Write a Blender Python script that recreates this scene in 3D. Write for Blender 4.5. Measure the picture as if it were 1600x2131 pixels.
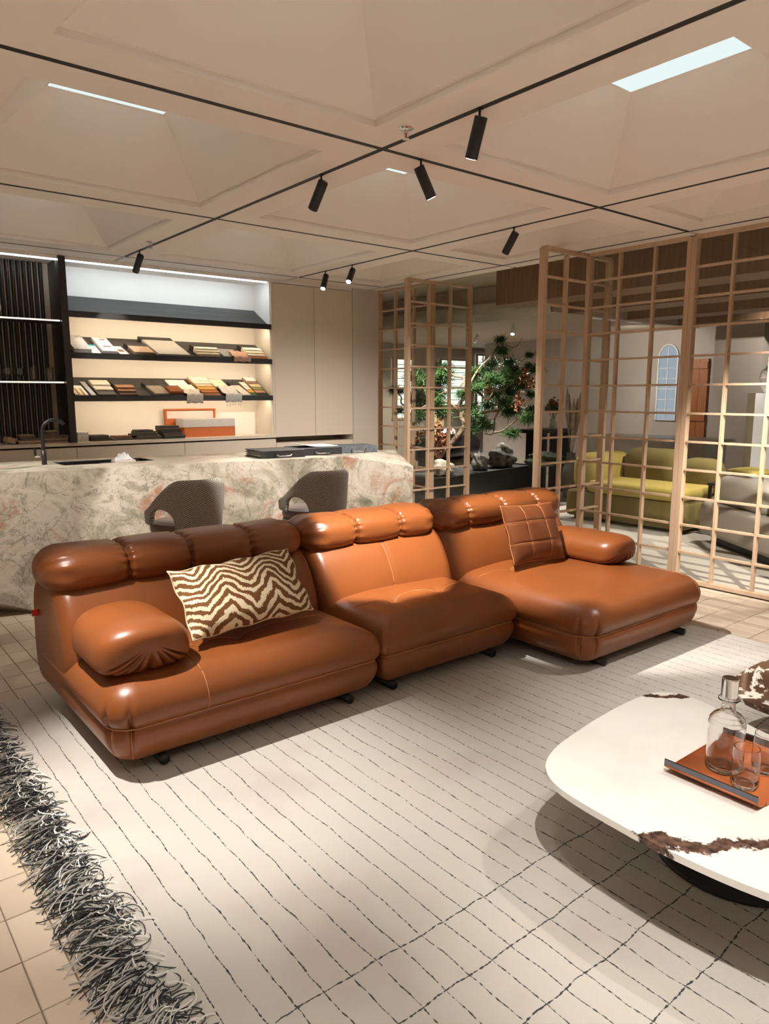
import bpy, bmesh, math, random
from mathutils import Vector, Matrix
from mathutils.bvhtree import BVHTree
R = math.radians
rnd = random.Random(7)
for o in list(bpy.data.objects): bpy.data.objects.remove(o)
SC = bpy.context.scene
COL = SC.collection
ZC = 2.70                      # ceiling height
# ------------------------------------------------------------------ camera
cam_d = bpy.data.cameras.new('camera'); cam = bpy.data.objects.new('camera', cam_d); COL.objects.link(cam)
F, IW, IH = 1506.0, 1600.0, 2131.0
cam_d.sensor_fit = 'VERTICAL'; cam_d.sensor_height = 36.0; cam_d.sensor_width = 36.0 * IW / IH
cam_d.lens = 36.0 * F / IH
cam_d.clip_start = 0.05; cam_d.clip_end = 100
cam.location = (0, 0, 1.5)
cam.rotation_euler = (R(90) - math.atan(243.5 / F), 0, R(51.12 - 90))
SC.camera = cam
# ------------------------------------------------------------------ world, exposure
W = bpy.data.worlds.new('world'); SC.world = W; W.use_nodes = True
W.node_tree.nodes['Background'].inputs[0].default_value = (1.0, 0.94, 0.87, 1)
W.node_tree.nodes['Background'].inputs[1].default_value = 0.06
SC.view_settings.view_transform = 'Standard'; SC.view_settings.look = 'None'
SC.view_settings.gamma = 1.0; SC.view_settings.use_curve_mapping = False
SC.view_settings.exposure = 0.58
SC.cycles.transparent_max_bounces = 32; SC.cycles.max_bounces = 14; SC.cycles.transmission_bounces = 14
SPOT_K = 1.25                  # common dimmer of the track spotlights
WARM = (1.0, 0.945, 0.875)

# ------------------------------------------------------------------ materials
def mat(name, col=(0.8, 0.8, 0.8), rough=0.5, metal=0.0, spec=0.5, bump=0.0, bscale=60, var=0.0, vscale=6, emit=None, estr=0, coat=0, sheen=0):
    m = bpy.data.materials.new(name); m.use_nodes = True
    nt = m.node_tree; b = nt.nodes['Principled BSDF']
    b.inputs['Base Color'].default_value = (*col, 1); b.inputs['Roughness'].default_value = rough
    b.inputs['Metallic'].default_value = metal; b.inputs['Specular IOR Level'].default_value = spec
    if coat: b.inputs['Coat Weight'].default_value = coat; b.inputs['Coat Roughness'].default_value = 0.1
    if sheen: b.inputs['Sheen Weight'].default_value = sheen
    if emit: b.inputs['Emission Color'].default_value = (*emit, 1); b.inputs['Emission Strength'].default_value = estr
    if var or bump:
        tc = nt.nodes.new('ShaderNodeTexCoord')
    if var:
        n = nt.nodes.new('ShaderNodeTexNoise'); n.inputs['Scale'].default_value = vscale; n.inputs['Detail'].default_value = 5
        nt.links.new(tc.outputs['Object'], n.inputs['Vector'])
        r = nt.nodes.new('ShaderNodeValToRGB')
        r.color_ramp.elements[0].position = 0.3; r.color_ramp.elements[1].position = 0.7
        r.color_ramp.elements[0].color = (*[max(0, c * (1 - var)) for c in col], 1)
        r.color_ramp.elements[1].color = (*[min(1, c * (1 + var)) for c in col], 1)
        nt.links.new(n.outputs['Fac'], r.inputs['Fac']); nt.links.new(r.outputs['Color'], b.inputs['Base Color'])
    if bump:
        n2 = nt.nodes.new('ShaderNodeTexNoise'); n2.inputs['Scale'].default_value = bscale; n2.inputs['Detail'].default_value = 4
        nt.links.new(tc.outputs['Object'], n2.inputs['Vector'])
        bp = nt.nodes.new('ShaderNodeBump'); bp.inputs['Strength'].default_value = bump; bp.inputs['Distance'].default_value = 0.004
        nt.links.new(n2.outputs['Fac'], bp.inputs['Height']); nt.links.new(bp.outputs['Normal'], b.inputs['Normal'])
    return m

def N(nt, t, **kw):
    n = nt.nodes.new(t)
    for k, v in kw.items():
        if k in n.inputs: n.inputs[k].default_value = v
        else: setattr(n, k, v)
    return n

def ramp(nt, src, stops):
    r = nt.nodes.new('ShaderNodeValToRGB'); cr = r.color_ramp
    while len(cr.elements) < len(stops): cr.elements.new(0.5)
    for e, (p, c) in zip(cr.elements, stops): e.position = p; e.color = (*c, 1)
    nt.links.new(src, r.inputs['Fac']); return r.outputs['Color']

def mth(nt, op, a, b=None, c=None):
    n = nt.nodes.new('ShaderNodeMath'); n.operation = op
    for i, v in enumerate((a, b, c)):
        if v is None: continue
        if isinstance(v, (int, float)): n.inputs[i].default_value = v
        else: nt.links.new(v, n.inputs[i])
    return n.outputs[0]

def mixc(nt, fac, a, b):
    n = nt.nodes.new('ShaderNodeMix'); n.data_type = 'RGBA'
    for i, v in ((0, fac), (6, a), (7, b)):
        if isinstance(v, (int, float)): n.inputs[i].default_value = v
        elif isinstance(v, tuple): n.inputs[i].default_value = (*v, 1)
        else: nt.links.new(v, n.inputs[i])
    return n.outputs[2]

def glass_mat(name, tint=(0.95, 0.96, 0.95), refl=1.0, rough=0.0):
    m = bpy.data.materials.new(name); m.use_nodes = True; nt = m.node_tree; nt.nodes.clear()
    out = N(nt, 'ShaderNodeOutputMaterial'); t = N(nt, 'ShaderNodeBsdfTransparent'); t.inputs[0].default_value = (*tint, 1)
    g = N(nt, 'ShaderNodeBsdfGlossy'); g.inputs['Roughness'].default_value = rough
    lw = N(nt, 'ShaderNodeLayerWeight'); lw.inputs[0].default_value = 0.5
    mx = N(nt, 'ShaderNodeMixShader')
    nt.links.new(mth(nt, 'MULTIPLY', mth(nt, 'ADD', mth(nt, 'MULTIPLY', mth(nt, 'POWER', lw.outputs['Facing'], 4.0), 0.8), 0.03), refl), mx.inputs[0])
    nt.links.new(t.outputs[0], mx.inputs[1]); nt.links.new(g.outputs[0], mx.inputs[2]); nt.links.new(mx.outputs[0], out.inputs[0])
    return m

def leather_mat(name, col, rough=0.36):
    m = mat(name, col, rough, spec=0.45, var=0.10, vscale=3.0)
    nt = m.node_tree; b = nt.nodes['Principled BSDF']
    tc = N(nt, 'ShaderNodeTexCoord')
    v = N(nt, 'ShaderNodeTexVoronoi', Scale=420.0); nt.links.new(tc.outputs['Object'], v.inputs['Vector'])
    n = N(nt, 'ShaderNodeTexNoise', Scale=22.0, Detail=3.0); nt.links.new(tc.outputs['Object'], n.inputs['Vector'])
    h = mth(nt, 'ADD', mth(nt, 'MULTIPLY', v.outputs['Distance'], 0.12), mth(nt, 'MULTIPLY', n.outputs['Fac'], 0.55))
    bp = N(nt, 'ShaderNodeBump', Strength=0.10, Distance=0.006); nt.links.new(h, bp.inputs['Height']); nt.links.new(bp.outputs['Normal'], b.inputs['Normal'])
    return m

def marble_mat(name, kind):
    m = bpy.data.materials.new(name); m.use_nodes = True; nt = m.node_tree; b = nt.nodes['Principled BSDF']
    tc = N(nt, 'ShaderNodeTexCoord'); P = tc.outputs['Object']
    if kind == 'island':
        w = N(nt, 'ShaderNodeTexNoise', Scale=2.2, Detail=6.0, Roughness=0.62, Distortion=1.4); nt.links.new(P, w.inputs['Vector'])
        base = ramp(nt, w.outputs['Fac'], [(0.30, (0.16, 0.155, 0.105)), (0.41, (0.36, 0.32, 0.24)), (0.50, (0.55, 0.48, 0.385)), (0.56, (0.62, 0.55, 0.46)), (0.62, (0.34, 0.30, 0.225)), (0.72, (0.52, 0.45, 0.36))])
        r = N(nt, 'ShaderNodeTexNoise', Scale=1.3, Detail=9.0, Roughness=0.66, Distortion=2.0); nt.links.new(P, r.inputs['Vector'])
        red = ramp(nt, r.outputs['Fac'], [(0.545, (0, 0, 0)), (0.62, (1, 1, 1))])
        c1 = mixc(nt, mth(nt, 'MULTIPLY', red, 0.75), base, (0.40, 0.155, 0.085))
        n3 = N(nt, 'ShaderNodeTexNoise', Scale=3.0, Detail=8.0, Roughness=0.6, Distortion=1.8); nt.links.new(P, n3.inputs['Vector'])
        vein = ramp(nt, mth(nt, 'ABSOLUTE', mth(nt, 'SUBTRACT', n3.outputs['Fac'], 0.5)), [(0.0, (1, 1, 1)), (0.016, (0, 0, 0))])
        c2 = mixc(nt, mth(nt, 'MULTIPLY', vein, 0.75), c1, (0.16, 0.15, 0.11))
        n4 = N(nt, 'ShaderNodeTexNoise', Scale=5.5, Detail=8.0, Roughness=0.6, Distortion=2.5); nt.links.new(P, n4.inputs['Vector'])
        v2 = ramp(nt, mth(nt, 'ABSOLUTE', mth(nt, 'SUBTRACT', n4.outputs['Fac'], 0.48)), [(0.0, (1, 1, 1)), (0.012, (0, 0, 0))])
        c3 = mixc(nt, mth(nt, 'MULTIPLY', v2, 0.45), c2, (0.85, 0.82, 0.74))
        nt.links.new(c3, b.inputs['Base Color']); b.inputs['Roughness'].default_value = 0.28
    elif kind == 'white':
        n = N(nt, 'ShaderNodeTexNoise', Scale=2.6, Detail=9.0, Roughness=0.6, Distortion=0.9); nt.links.new(P, n.inputs['Vector'])
        soft = ramp(nt, n.outputs['Fac'], [(0.3, (0.66, 0.63, 0.585)), (0.6, (0.74, 0.715, 0.675))])
        # a dark crystalline band that follows two lines across the slab
        sx = N(nt, 'ShaderNodeSeparateXYZ'); nt.links.new(P, sx.inputs[0])
        n2 = N(nt, 'ShaderNodeTexNoise', Scale=5.0, Detail=7.0, Roughness=0.65); nt.links.new(P, n2.inputs['Vector'])
        wob = mth(nt, 'MULTIPLY', mth(nt, 'SUBTRACT', n2.outputs['Fac'], 0.5), 0.30)
        d1 = mth(nt, 'ADD', mth(nt, 'ADD', mth(nt, 'MULTIPLY', sx.outputs['X'], 0.63), mth(nt, 'MULTIPLY', sx.outputs['Y'], 0.77)), 0.0)
        dA = mth(nt, 'ABSOLUTE', mth(nt, 'ADD', mth(nt, 'ADD', d1, 0.335), wob))
        dB = mth(nt, 'ABSOLUTE', mth(nt, 'ADD', mth(nt, 'SUBTRACT', d1, 0.60), wob))
        band = ramp(nt, mth(nt, 'MINIMUM', dA, dB), [(0.0, (1, 1, 1)), (0.020, (1, 1, 1)), (0.026, (0, 0, 0))])
        n5 = N(nt, 'ShaderNodeTexNoise', Scale=45.0, Detail=6.0); nt.links.new(P, n5.inputs['Vector'])
        dark = ramp(nt, n5.outputs['Fac'], [(0.35, (0.035, 0.018, 0.013)), (0.7, (0.16, 0.09, 0.065))])
        nt.links.new(mixc(nt, band, soft, dark), b.inputs['Base Color']); b.inputs['Roughness'].default_value = 0.07
    else:
        n = N(nt, 'ShaderNodeTexNoise', Scale=2.0, Detail=8.0, Roughness=0.58, Distortion=0.9); nt.links.new(P, n.inputs['Vector'])
        a = mth(nt, 'ABSOLUTE', mth(nt, 'SUBTRACT', n.outputs['Fac'], 0.5))
        c = ramp(nt, a, [(0.0, (0.85, 0.82, 0.76)), (0.014, (0.75, 0.70, 0.62)), (0.02, (0.10, 0.05, 0.03)), (0.09, (0.05, 0.024, 0.015)), (0.12, (0.7, 0.66, 0.6))])
        nt.links.new(c, b.inputs['Base Color']); b.inputs['Roughness'].default_value = 0.08
    return m

def wood_mat(name, c0, c1, axis='Z', scale=18, rough=0.5):
    m = bpy.data.materials.new(name); m.use_nodes = True; nt = m.node_tree; b = nt.nodes['Principled BSDF']
    tc = N(nt, 'ShaderNodeTexCoord'); mp = N(nt, 'ShaderNodeMapping'); nt.links.new(tc.outputs['Object'], mp.inputs[0])
    s = {'X': (0.06, 1, 1), 'Y': (1, 0.06, 1), 'Z': (1, 1, 0.06)}[axis]; mp.inputs['Scale'].default_value = s
    n = N(nt, 'ShaderNodeTexNoise', Scale=float(scale), Detail=6.0, Distortion=1.0); nt.links.new(mp.outputs[0], n.inputs['Vector'])
    nt.links.new(ramp(nt, n.outputs['Fac'], [(0.3, c0), (0.7, c1)]), b.inputs['Base Color']); b.inputs['Roughness'].default_value = rough
    return m

def emis(name, col, s):
    m = bpy.data.materials.new(name); m.use_nodes = True; nt = m.node_tree; nt.nodes.clear()
    e = N(nt, 'ShaderNodeEmission'); e.inputs[0].default_value = (*col, 1); e.inputs[1].default_value = s
    o = N(nt, 'ShaderNodeOutputMaterial'); nt.links.new(e.outputs[0], o.inputs[0]); return m

M = {}
M['plaster'] = mat('plaster', (0.86, 0.79, 0.735), 0.85, bump=0.03, bscale=200)
M['wall'] = mat('wall_paint', (0.62, 0.55, 0.47), 0.8)
M['cabinet'] = mat('cabinet_lacquer', (0.72, 0.62, 0.51), 0.5)
M['niche'] = mat('niche_lacquer', (0.74, 0.70, 0.65), 0.6)
M['black_wood'] = wood_mat('black_stained_wood', (0.010, 0.010, 0.010), (0.045, 0.042, 0.042), 'X', 14, 0.42)
M['black_slat'] = mat('black_slat_lacquer', (0.022, 0.018, 0.015), 0.32)
M['black'] = mat('matt_black_metal', (0.012, 0.012, 0.013), 0.42)
M['track'] = mat('black_track', (0.006, 0.006, 0.006), 0.6)
M['chrome'] = mat('polished_chrome', (0.75, 0.75, 0.76), 0.08, metal=1)
M['brass_gun'] = mat('gunmetal', (0.14, 0.15, 0.18), 0.25, metal=1)
M['leather'] = leather_mat('cognac_leather', (0.225, 0.066, 0.017), 0.34)
M['leather_dark'] = leather_mat('chestnut_leather', (0.15, 0.046, 0.016), 0.36)
M['stitch'] = mat('leather_piping', (0.46, 0.18, 0.065), 0.4)
M['brown_seat'] = leather_mat('stool_leather', (0.12, 0.07, 0.05), 0.45)
M['oak'] = wood_mat('pale_oak', (0.50, 0.34, 0.22), (0.62, 0.44, 0.30), 'Z', 22, 0.5)
M['walnut'] = wood_mat('wood_veneer', (0.20, 0.115, 0.06), (0.27, 0.16, 0.085), 'Z', 30, 0.55)
M['glass'] = glass_mat('clear_glass', (0.97, 0.97, 0.955), 0.6)
M['crystal'] = mat('crystal', (1, 1, 1), 0.0); M['crystal'].node_tree.nodes['Principled BSDF'].inputs['Transmission Weight'].default_value = 1.0; M['crystal'].node_tree.nodes['Principled BSDF'].inputs['IOR'].default_value = 1.45
M['island'] = marble_mat('breccia_marble', 'island')
M['white_marble'] = marble_mat('white_marble', 'white')
M['dark_marble'] = marble_mat('dark_marble', 'dark')
M['panel_light'] = emis('light_panel', (0.87, 1.0, 0.985), 0.63)
M['led_cool'] = emis('led_cool', (0.80, 0.93, 1.0), 4.0)
M['led_warm'] = emis('led_warm', (1.0, 0.82, 0.60), 1.6)
M['lens'] = emis('lamp_lens', (1.0, 0.93, 0.82), 14.0)
M['red'] = mat('red_fabric', (0.65, 0.02, 0.02), 0.7)
M['white'] = mat('white_paper', (0.78, 0.77, 0.75), 0.6)

# ------------------------------------------------------------------ mesh helpers
def new_mesh(name, verts, faces, material=None, parent=None, smooth=False):
    me = bpy.data.meshes.new(name); me.from_pydata([tuple(v) for v in verts], [], faces); me.validate()
    if smooth:
        for p in me.polygons: p.use_smooth = True
    if material: me.materials.append(material)
    o = bpy.data.objects.new(name, me); COL.objects.link(o)
    if parent: o.parent = parent
    return o

def bm_obj(name, bm, material=None, parent=None, smooth=False):
    bmesh.ops.recalc_face_normals(bm, faces=bm.faces)
    me = bpy.data.meshes.new(name); bm.to_mesh(me); bm.free()
    if smooth:
        for p in me.polygons: p.use_smooth = True
    if material: me.materials.append(material)
    o = bpy.data.objects.new(name, me); COL.objects.link(o)
    if parent: o.parent = parent
    return o

def empty(name, loc=(0, 0, 0), rz=0.0):
    o = bpy.data.objects.new(name, None); COL.objects.link(o); o.location = loc; o.rotation_euler = (0, 0, rz)
    o.empty_display_size = 0.05
    return o

def tag(o, label=None, cat=None, group=None, kind=None):
    if label: o['label'] = label
    if cat: o['category'] = cat
    if group: o['group'] = group
    if kind: o['kind'] = kind
    return o

def add_box(bm, x0, x1, y0, y1, z0, z1, bev=0.0, seg=2):
    vs = [bm.verts.new(p) for p in ((x0, y0, z0), (x1, y0, z0), (x1, y1, z0), (x0, y1, z0), (x0, y0, z1), (x1, y0, z1), (x1, y1, z1), (x0, y1, z1))]
    fs = [bm.faces.new([vs[i] for i in f]) for f in ((3, 2, 1, 0), (4, 5, 6, 7), (0, 1, 5, 4), (1, 2, 6, 5), (2, 3, 7, 6), (3, 0, 4, 7))]
    if bev:
        es = set(e for f in fs for e in f.edges)
        bmesh.ops.bevel(bm, geom=list(es), offset=bev, segments=seg, affect='EDGES', profile=0.5)
    return vs

def box(name, x0, x1, y0, y1, z0, z1, material=None, parent=None, bev=0.0, seg=2):
    bm = bmesh.new(); add_box(bm, min(x0, x1), max(x0, x1), min(y0, y1), max(y0, y1), min(z0, z1), max(z0, z1), bev, seg)
    return bm_obj(name, bm, material, parent)

def tube_data(pts, rad, seg=8, closed=False):
    pts = [Vector(p) for p in pts]; n = len(pts); V = []; Fc = []
    rads = rad if isinstance(rad, (list, tuple)) else [rad] * n
    up = Vector((0, 0, 1)); prev = None
    for i, p in enumerate(pts):
        a = pts[(i - 1) % n] if (closed or i > 0) else p
        b = pts[(i + 1) % n] if (closed or i < n - 1) else p
        t = (b - a).normalized() if (b - a).length > 1e-9 else Vector((0, 0, 1))
        if prev is None:
            s = t.cross(up)
            if s.length < 1e-3: s = t.cross(Vector((1, 0, 0)))
        else:
            s = prev - t * prev.dot(t)
            if s.length < 1e-6: s = t.cross(up)
        s.normalize(); prev = s; u = s.cross(t)
        for k in range(seg):
            an = 2 * math.pi * k / seg
            V.append(p + (s * math.cos(an) + u * math.sin(an)) * rads[i])
    m = n if closed else n - 1
    for i in range(m):
        j = (i + 1) % n
        for k in range(seg):
            l = (k + 1) % seg
            Fc.append((i * seg + k, i * seg + l, j * seg + l, j * seg + k))
    if not closed:
        Fc.append(tuple(range(seg))[::-1]); Fc.append(tuple(range((n - 1) * seg, n * seg)))
    return V, Fc

def tube(name, pts, rad, material=None, parent=None, seg=8, closed=False):
    V, Fc = tube_data(pts, rad, seg, closed)
    return new_mesh(name, V, Fc, material, parent, True)

def support(prof, e=0.0010):
    out = [prof[0]]
    for a, b in zip(prof[:-1], prof[1:]):
        L = math.hypot(b[0] - a[0], b[1] - a[1])
        if L > 4 * e:
            for t in (e / L, 1 - e / L): out.append((a[0] + (b[0] - a[0]) * t, a[1] + (b[1] - a[1]) * t))
        out.append(b)
    return out
def lathe(name, prof, material=None, parent=None, seg=28, center=(0, 0, 0), smooth=True, closed=False):
    if smooth: prof = support(prof)
    V = []; Fc = []; n = len(prof)
    for r, z in prof:
        for k in range(seg):
            a = 2 * math.pi * k / seg
            V.append((center[0] + r * math.cos(a), center[1] + r * math.sin(a), center[2] + z))
    for i in range(n if closed else n - 1):
        j = (i + 1) % n
        for k in range(seg):
            l = (k + 1) % seg; Fc.append((i * seg + k, i * seg + l, j * seg + l, j * seg + k))
    if not closed:
        if prof[0][0] > 1e-5: Fc.append(tuple(range(seg))[::-1])
        if prof[-1][0] > 1e-5: Fc.append(tuple(range((n - 1) * seg, n * seg)))
    bm = bmesh.new(); vs = [bm.verts.new(v) for v in V]
    for f in Fc:
        try: bm.faces.new([vs[i] for i in f])
        except ValueError: pass
    bmesh.ops.remove_doubles(bm, verts=bm.verts, dist=1e-6)
    return bm_obj(name, bm, material, parent, smooth)

def chaikin(pts, k=2):
    pts = [Vector(p) for p in pts]
    for _ in range(k):
        q = []
        for i in range(len(pts)):
            a, b = pts[i], pts[(i + 1) % len(pts)]
            q.append(a * 0.75 + b * 0.25); q.append(a * 0.25 + b * 0.75)
        pts = q
    return pts

def prism(name, poly, z0, z1, material=None, parent=None, bev=0.0, smooth=False):
    bm = bmesh.new()
    a = [bm.verts.new((p[0], p[1], z0)) for p in poly]; b = [bm.verts.new((p[0], p[1], z1)) for p in poly]
    n = len(poly); bm.faces.new(a[::-1]); top = bm.faces.new(b)
    for i in range(n): bm.faces.new((a[i], a[(i + 1) % n], b[(i + 1) % n], b[i]))
    if bev:
        es = [e for e in bm.edges if abs(e.verts[0].co.z - e.verts[1].co.z) < 1e-6]
        bmesh.ops.bevel(bm, geom=es, offset=bev, segments=3, affect='EDGES', profile=0.5)
    return bm_obj(name, bm, material, parent, smooth)

def copy_tree(o, parent=None):
    c = o.copy(); COL.objects.link(c); c.parent = parent
    for ch in list(o.children): copy_tree(ch, c)
    return c

# ================================================================== THE SETTING
XL = [-3.01, -1.21, 0.59, 2.39, 4.19, 5.31]          # ceiling joints that run along Y
YL = [-2.57, -0.72, 1.13, 2.98, 4.82, 6.61]          # ceiling joints that run along X
XE, YE = 5.49, 6.87                                  # partition line, cabinet front line
G = 0.018                                            # half a joint
ceil = empty('ceiling', (0, 0, ZC)); tag(ceil, kind='structure')
def coffer_cell(x0, x1, y0, y1, lamp):
    """flat border with a recessed, tapering coffer; returns the panel rectangle"""
    x0 += G; x1 -= G; y0 += G; y1 -= G
    ins = 0.195
    a = (x0 + ins, x1 - ins, y0 + ins, y1 - ins)
    lip = 0.028; led = 0.022
    b = (a[0] + led, a[1] - led, a[2] + led, a[3] - led)
    cx, cy = (a[0] + a[1]) / 2, (a[2] + a[3]) / 2
    px = min(0.325, (a[1] - a[0]) / 2 * 0.46); py = 0.345; zt = 0.378
    if not lamp: zt = 0.30
    c = (cx - px, cx + px, cy - py, cy + py)
    V = []; Fc = []
    def ring(r, z):
        i = len(V); V.extend([(r[0], r[2], z), (r[1], r[2], z), (r[1], r[3], z), (r[0], r[3], z)]); return i
    o = ring((x0, x1, y0, y1), 0.06); r0 = ring((x0, x1, y0, y1), 0.0); r1 = ring(a, 0.0); r2 = ring(a, lip); r3 = ring(b, lip); r4 = ring(c, zt)
    for p, q in ((o, r0), (r0, r1), (r1, r2), (r2, r3), (r3, r4)):
        for k in range(4): Fc.append((p + k, q + k, q + (k + 1) % 4, p + (k + 1) % 4))
    if not lamp: Fc.append((r4, r4 + 1, r4 + 2, r4 + 3))
    new_mesh('coffer', V, Fc, M['plaster'], ceil)
    return c, zt
def strip(x0, x1, y0, y1):
    box('border_strip', x0 + G, x1, y0 + G, y1, 0, 0.06, M['plaster'], ceil)
lamps = []
for i in range(5):
    for j in range(5):
        lamp = i < 4
        c, zt = coffer_cell(XL[i], XL[i + 1], YL[j], YL[j + 1], lamp)
        if lamp: lamps.append((i, j, c, zt))
for j in range(5): strip(XL[5], XE, YL[j], YL[j + 1] - G)
for i in range(5): strip(XL[i], XL[i + 1] - G, YL[5], YE)
strip(XL[5], XE, YL[5], YE)
PLABEL = {(2, 3): 'long cool white light panel in the coffer at the far left of the ceiling',
          (3, 2): 'bright cool white light panel in the coffer at the upper right of the ceiling',
          (3, 3): 'small sliver of cool white light panel in the coffer behind the crossing of the tracks'}
for i, j, c, zt in lamps:
    if not (i >= 1 and j >= 1): continue
    o = empty('light_panel', ((c[0] + c[1]) / 2, (c[2] + c[3]) / 2, ZC + zt))
    hx, hy = (c[1] - c[0]) / 2, (c[3] - c[2]) / 2
    box('diffuser', -hx + 0.006, hx - 0.006, -hy + 0.006, hy - 0.006, 0.001, 0.012, M['panel_light'], o)
    bm = bmesh.new()
    for (a0, a1, b0, b1) in ((-hx, hx, -hy, -hy + 0.006), (-hx, hx, hy - 0.006, hy), (-hx, -hx + 0.006, -hy + 0.006, hy - 0.006), (hx - 0.006, hx, -hy + 0.006, hy - 0.006)):
        add_box(bm, a0, a1, b0, b1, -0.002, 0.014)
    bm_obj('trim_frame', bm, M['plaster'], o)
    tag(o, PLABEL.get((i, j), 'cool white light panel at the top of a ceiling coffer out of view'), 'ceiling light', 'coffer light panels' if (i, j) not in PLABEL else None)

def track(name, x0, x1, y0, y1, label):
    o = box(name, x0, x1, y0, y1, ZC + 0.001, ZC + 0.03, M['track']); tag(o, label, 'track'); return o
w = 0.0172
track('lighting_track', 0.59 - w, 0.59 + w, -2.4, YE, 'black lighting track in the ceiling joint left of the leftmost light panel')
track('lighting_track', 2.39 - w, 2.39 + w, -2.4, 6.6, 'long black lighting track running from the top right corner down to the shelves')
track('lighting_track', 4.19 - w, 4.19 + w, -2.4, 6.6, 'black lighting track from the right edge down to the tall cabinets')
track('shadow_joint', 5.31 - w, 5.31 + w, -2.4, 6.6, 'black joint in the ceiling just before the glass grid partition')
for k, (yy, lab) in enumerate(((1.13, 'black lighting track across the ceiling just above the camera'),
        (2.98, 'black lighting track from the top left edge to the right-hand partition'),
        (4.82, 'black ceiling joint below the leftmost light panel, second from the shelves'),
        (6.61, 'thin black ceiling joint nearest to the lit shelf wall'))):
    xs = [-3.0] + [x for x in (0.59, 2.39, 4.19) ] + [5.3]
    o = empty('lighting_track' if k < 2 else 'shadow_joint', (0, yy, ZC)); tag(o, lab, 'track')
    for q in range(len(xs) - 1):
        box('track_section', xs[q] + (w if q else 0), xs[q + 1] - w, -w, w, 0.001, 0.03, M['track'], o)

# walls out of view that close the room, and the wall behind the cabinets
def struct(o): return tag(o, kind='structure')
struct(box('wall_front', -3.1, XE, -2.75, -2.65, 0, 3.2, M['niche']))
struct(box('wall_left', -3.15, -3.05, -2.65, 7.3, 0, 3.2, M['niche']))
struct(box('wall_right', XE, XE + 0.1, -2.65, 1.08, 0, 3.2, M['niche']))
struct(box('wall_back', -3.05, 5.45, 7.255, 7.35, 0, 3.2, M['niche']))

# floor: grout bed with tiles
floor = box('floor', -3.1, 5.50, -2.6, 7.3, -0.06, -0.004, mat('grout', (0.19, 0.145, 0.105), 0.9)); struct(floor)
def tile_material():
    m = bpy.data.materials.new('floor_tile'); m.use_nodes = True; nt = m.node_tree; b = nt.nodes['Principled BSDF']
    oi = N(nt, 'ShaderNodeObjectInfo'); tc = N(nt, 'ShaderNodeTexCoord'); geo = N(nt, 'ShaderNodeNewGeometry')
    n = N(nt, 'ShaderNodeTexNoise', Scale=3.5, Detail=4.0); nt.links.new(geo.outputs['Position'], n.inputs['Vector'])
    v = mth(nt, 'ADD', mth(nt, 'MULTIPLY', oi.outputs['Random'], 0.45), mth(nt, 'MULTIPLY', n.outputs['Fac'], 0.55))
    nt.links.new(ramp(nt, v, [(0.2, (0.44, 0.35, 0.26)), (0.8, (0.57, 0.47, 0.365))]), b.inputs['Base Color'])
    b.inputs['Roughness'].default_value = 0.5
    return m
M['tile'] = tile_material()
TW, TL, GP = 0.1, 0.2, 0.0035
RUG = (0.535, 4.45, -0.6, 3.78)
bmt = bmesh.new(); add_box(bmt, GP / 2, TW - GP / 2, GP / 2, TL - GP / 2, -0.02, 0.0)
bmesh.ops.bevel(bmt, geom=[e for e in bmt.edges if abs(e.verts[0].co.z) < 1e-6 and abs(e.verts[1].co.z) < 1e-6], offset=0.002, segments=1, affect='EDGES')
tile_me = bpy.data.meshes.new('tile'); bmt.to_mesh(tile_me); bmt.free(); tile_me.materials.append(M['tile'])
cand = []; rest = []
X0 = 0.325 - TW * 40; Y0 = 0.15 - TL * 15
cf = Vector((math.cos(R(51.12)), math.sin(R(51.12)))); cr = Vector((math.sin(R(51.12)), -math.cos(R(51.12))))
for i in range(0, 100):
    for j in range(0, 60):
        x = X0 + i * TW; y = Y0 + j * TL
        if x < -3.05 or x + TW > 5.47 or y < -2.5 or y + TL > 7.25: continue
        if x > RUG[0] + 0.05 and x + TW < RUG[1] - 0.02 and y > RUG[2] and y + TL < RUG[3] - 0.02: continue
        c = Vector((x + TW / 2, y + TL / 2)); f = c.dot(cf); s = c.dot(cr)
        vis = f > 1.3 and abs(s) < 0.56 * f + 0.05
        if c.x > 0.9 and c.y > 4.3 and not c.x > 4.6: vis = False
        (cand if vis else rest).append((f, x, y))
cand.sort()
rest += cand[290:]
for f, x, y in cand[:290]:
    o = bpy.data.objects.new('tile', tile_me); COL.objects.link(o); o.location = (x, y, 0); o.parent = floor
V = []; Fc = []
for f, x, y in rest:
    i = len(V); V += [(x + GP / 2, y + GP / 2, 0), (x + TW - GP / 2, y + GP / 2, 0), (x + TW - GP / 2, y + TL - GP / 2, 0), (x + GP / 2, y + TL - GP / 2, 0)]
    V += [(a, b, -0.02) for a, b, c in V[i:i + 4]]
    Fc += [(i, i + 1, i + 2, i + 3)] + [(i + k, i + 4 + k, i + 4 + (k + 1) % 4, i + (k + 1) % 4) for k in range(4)]
tf = new_mesh('tile_field', V, Fc, M['tile'], floor); tf['kind'] = 'stuff'

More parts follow.
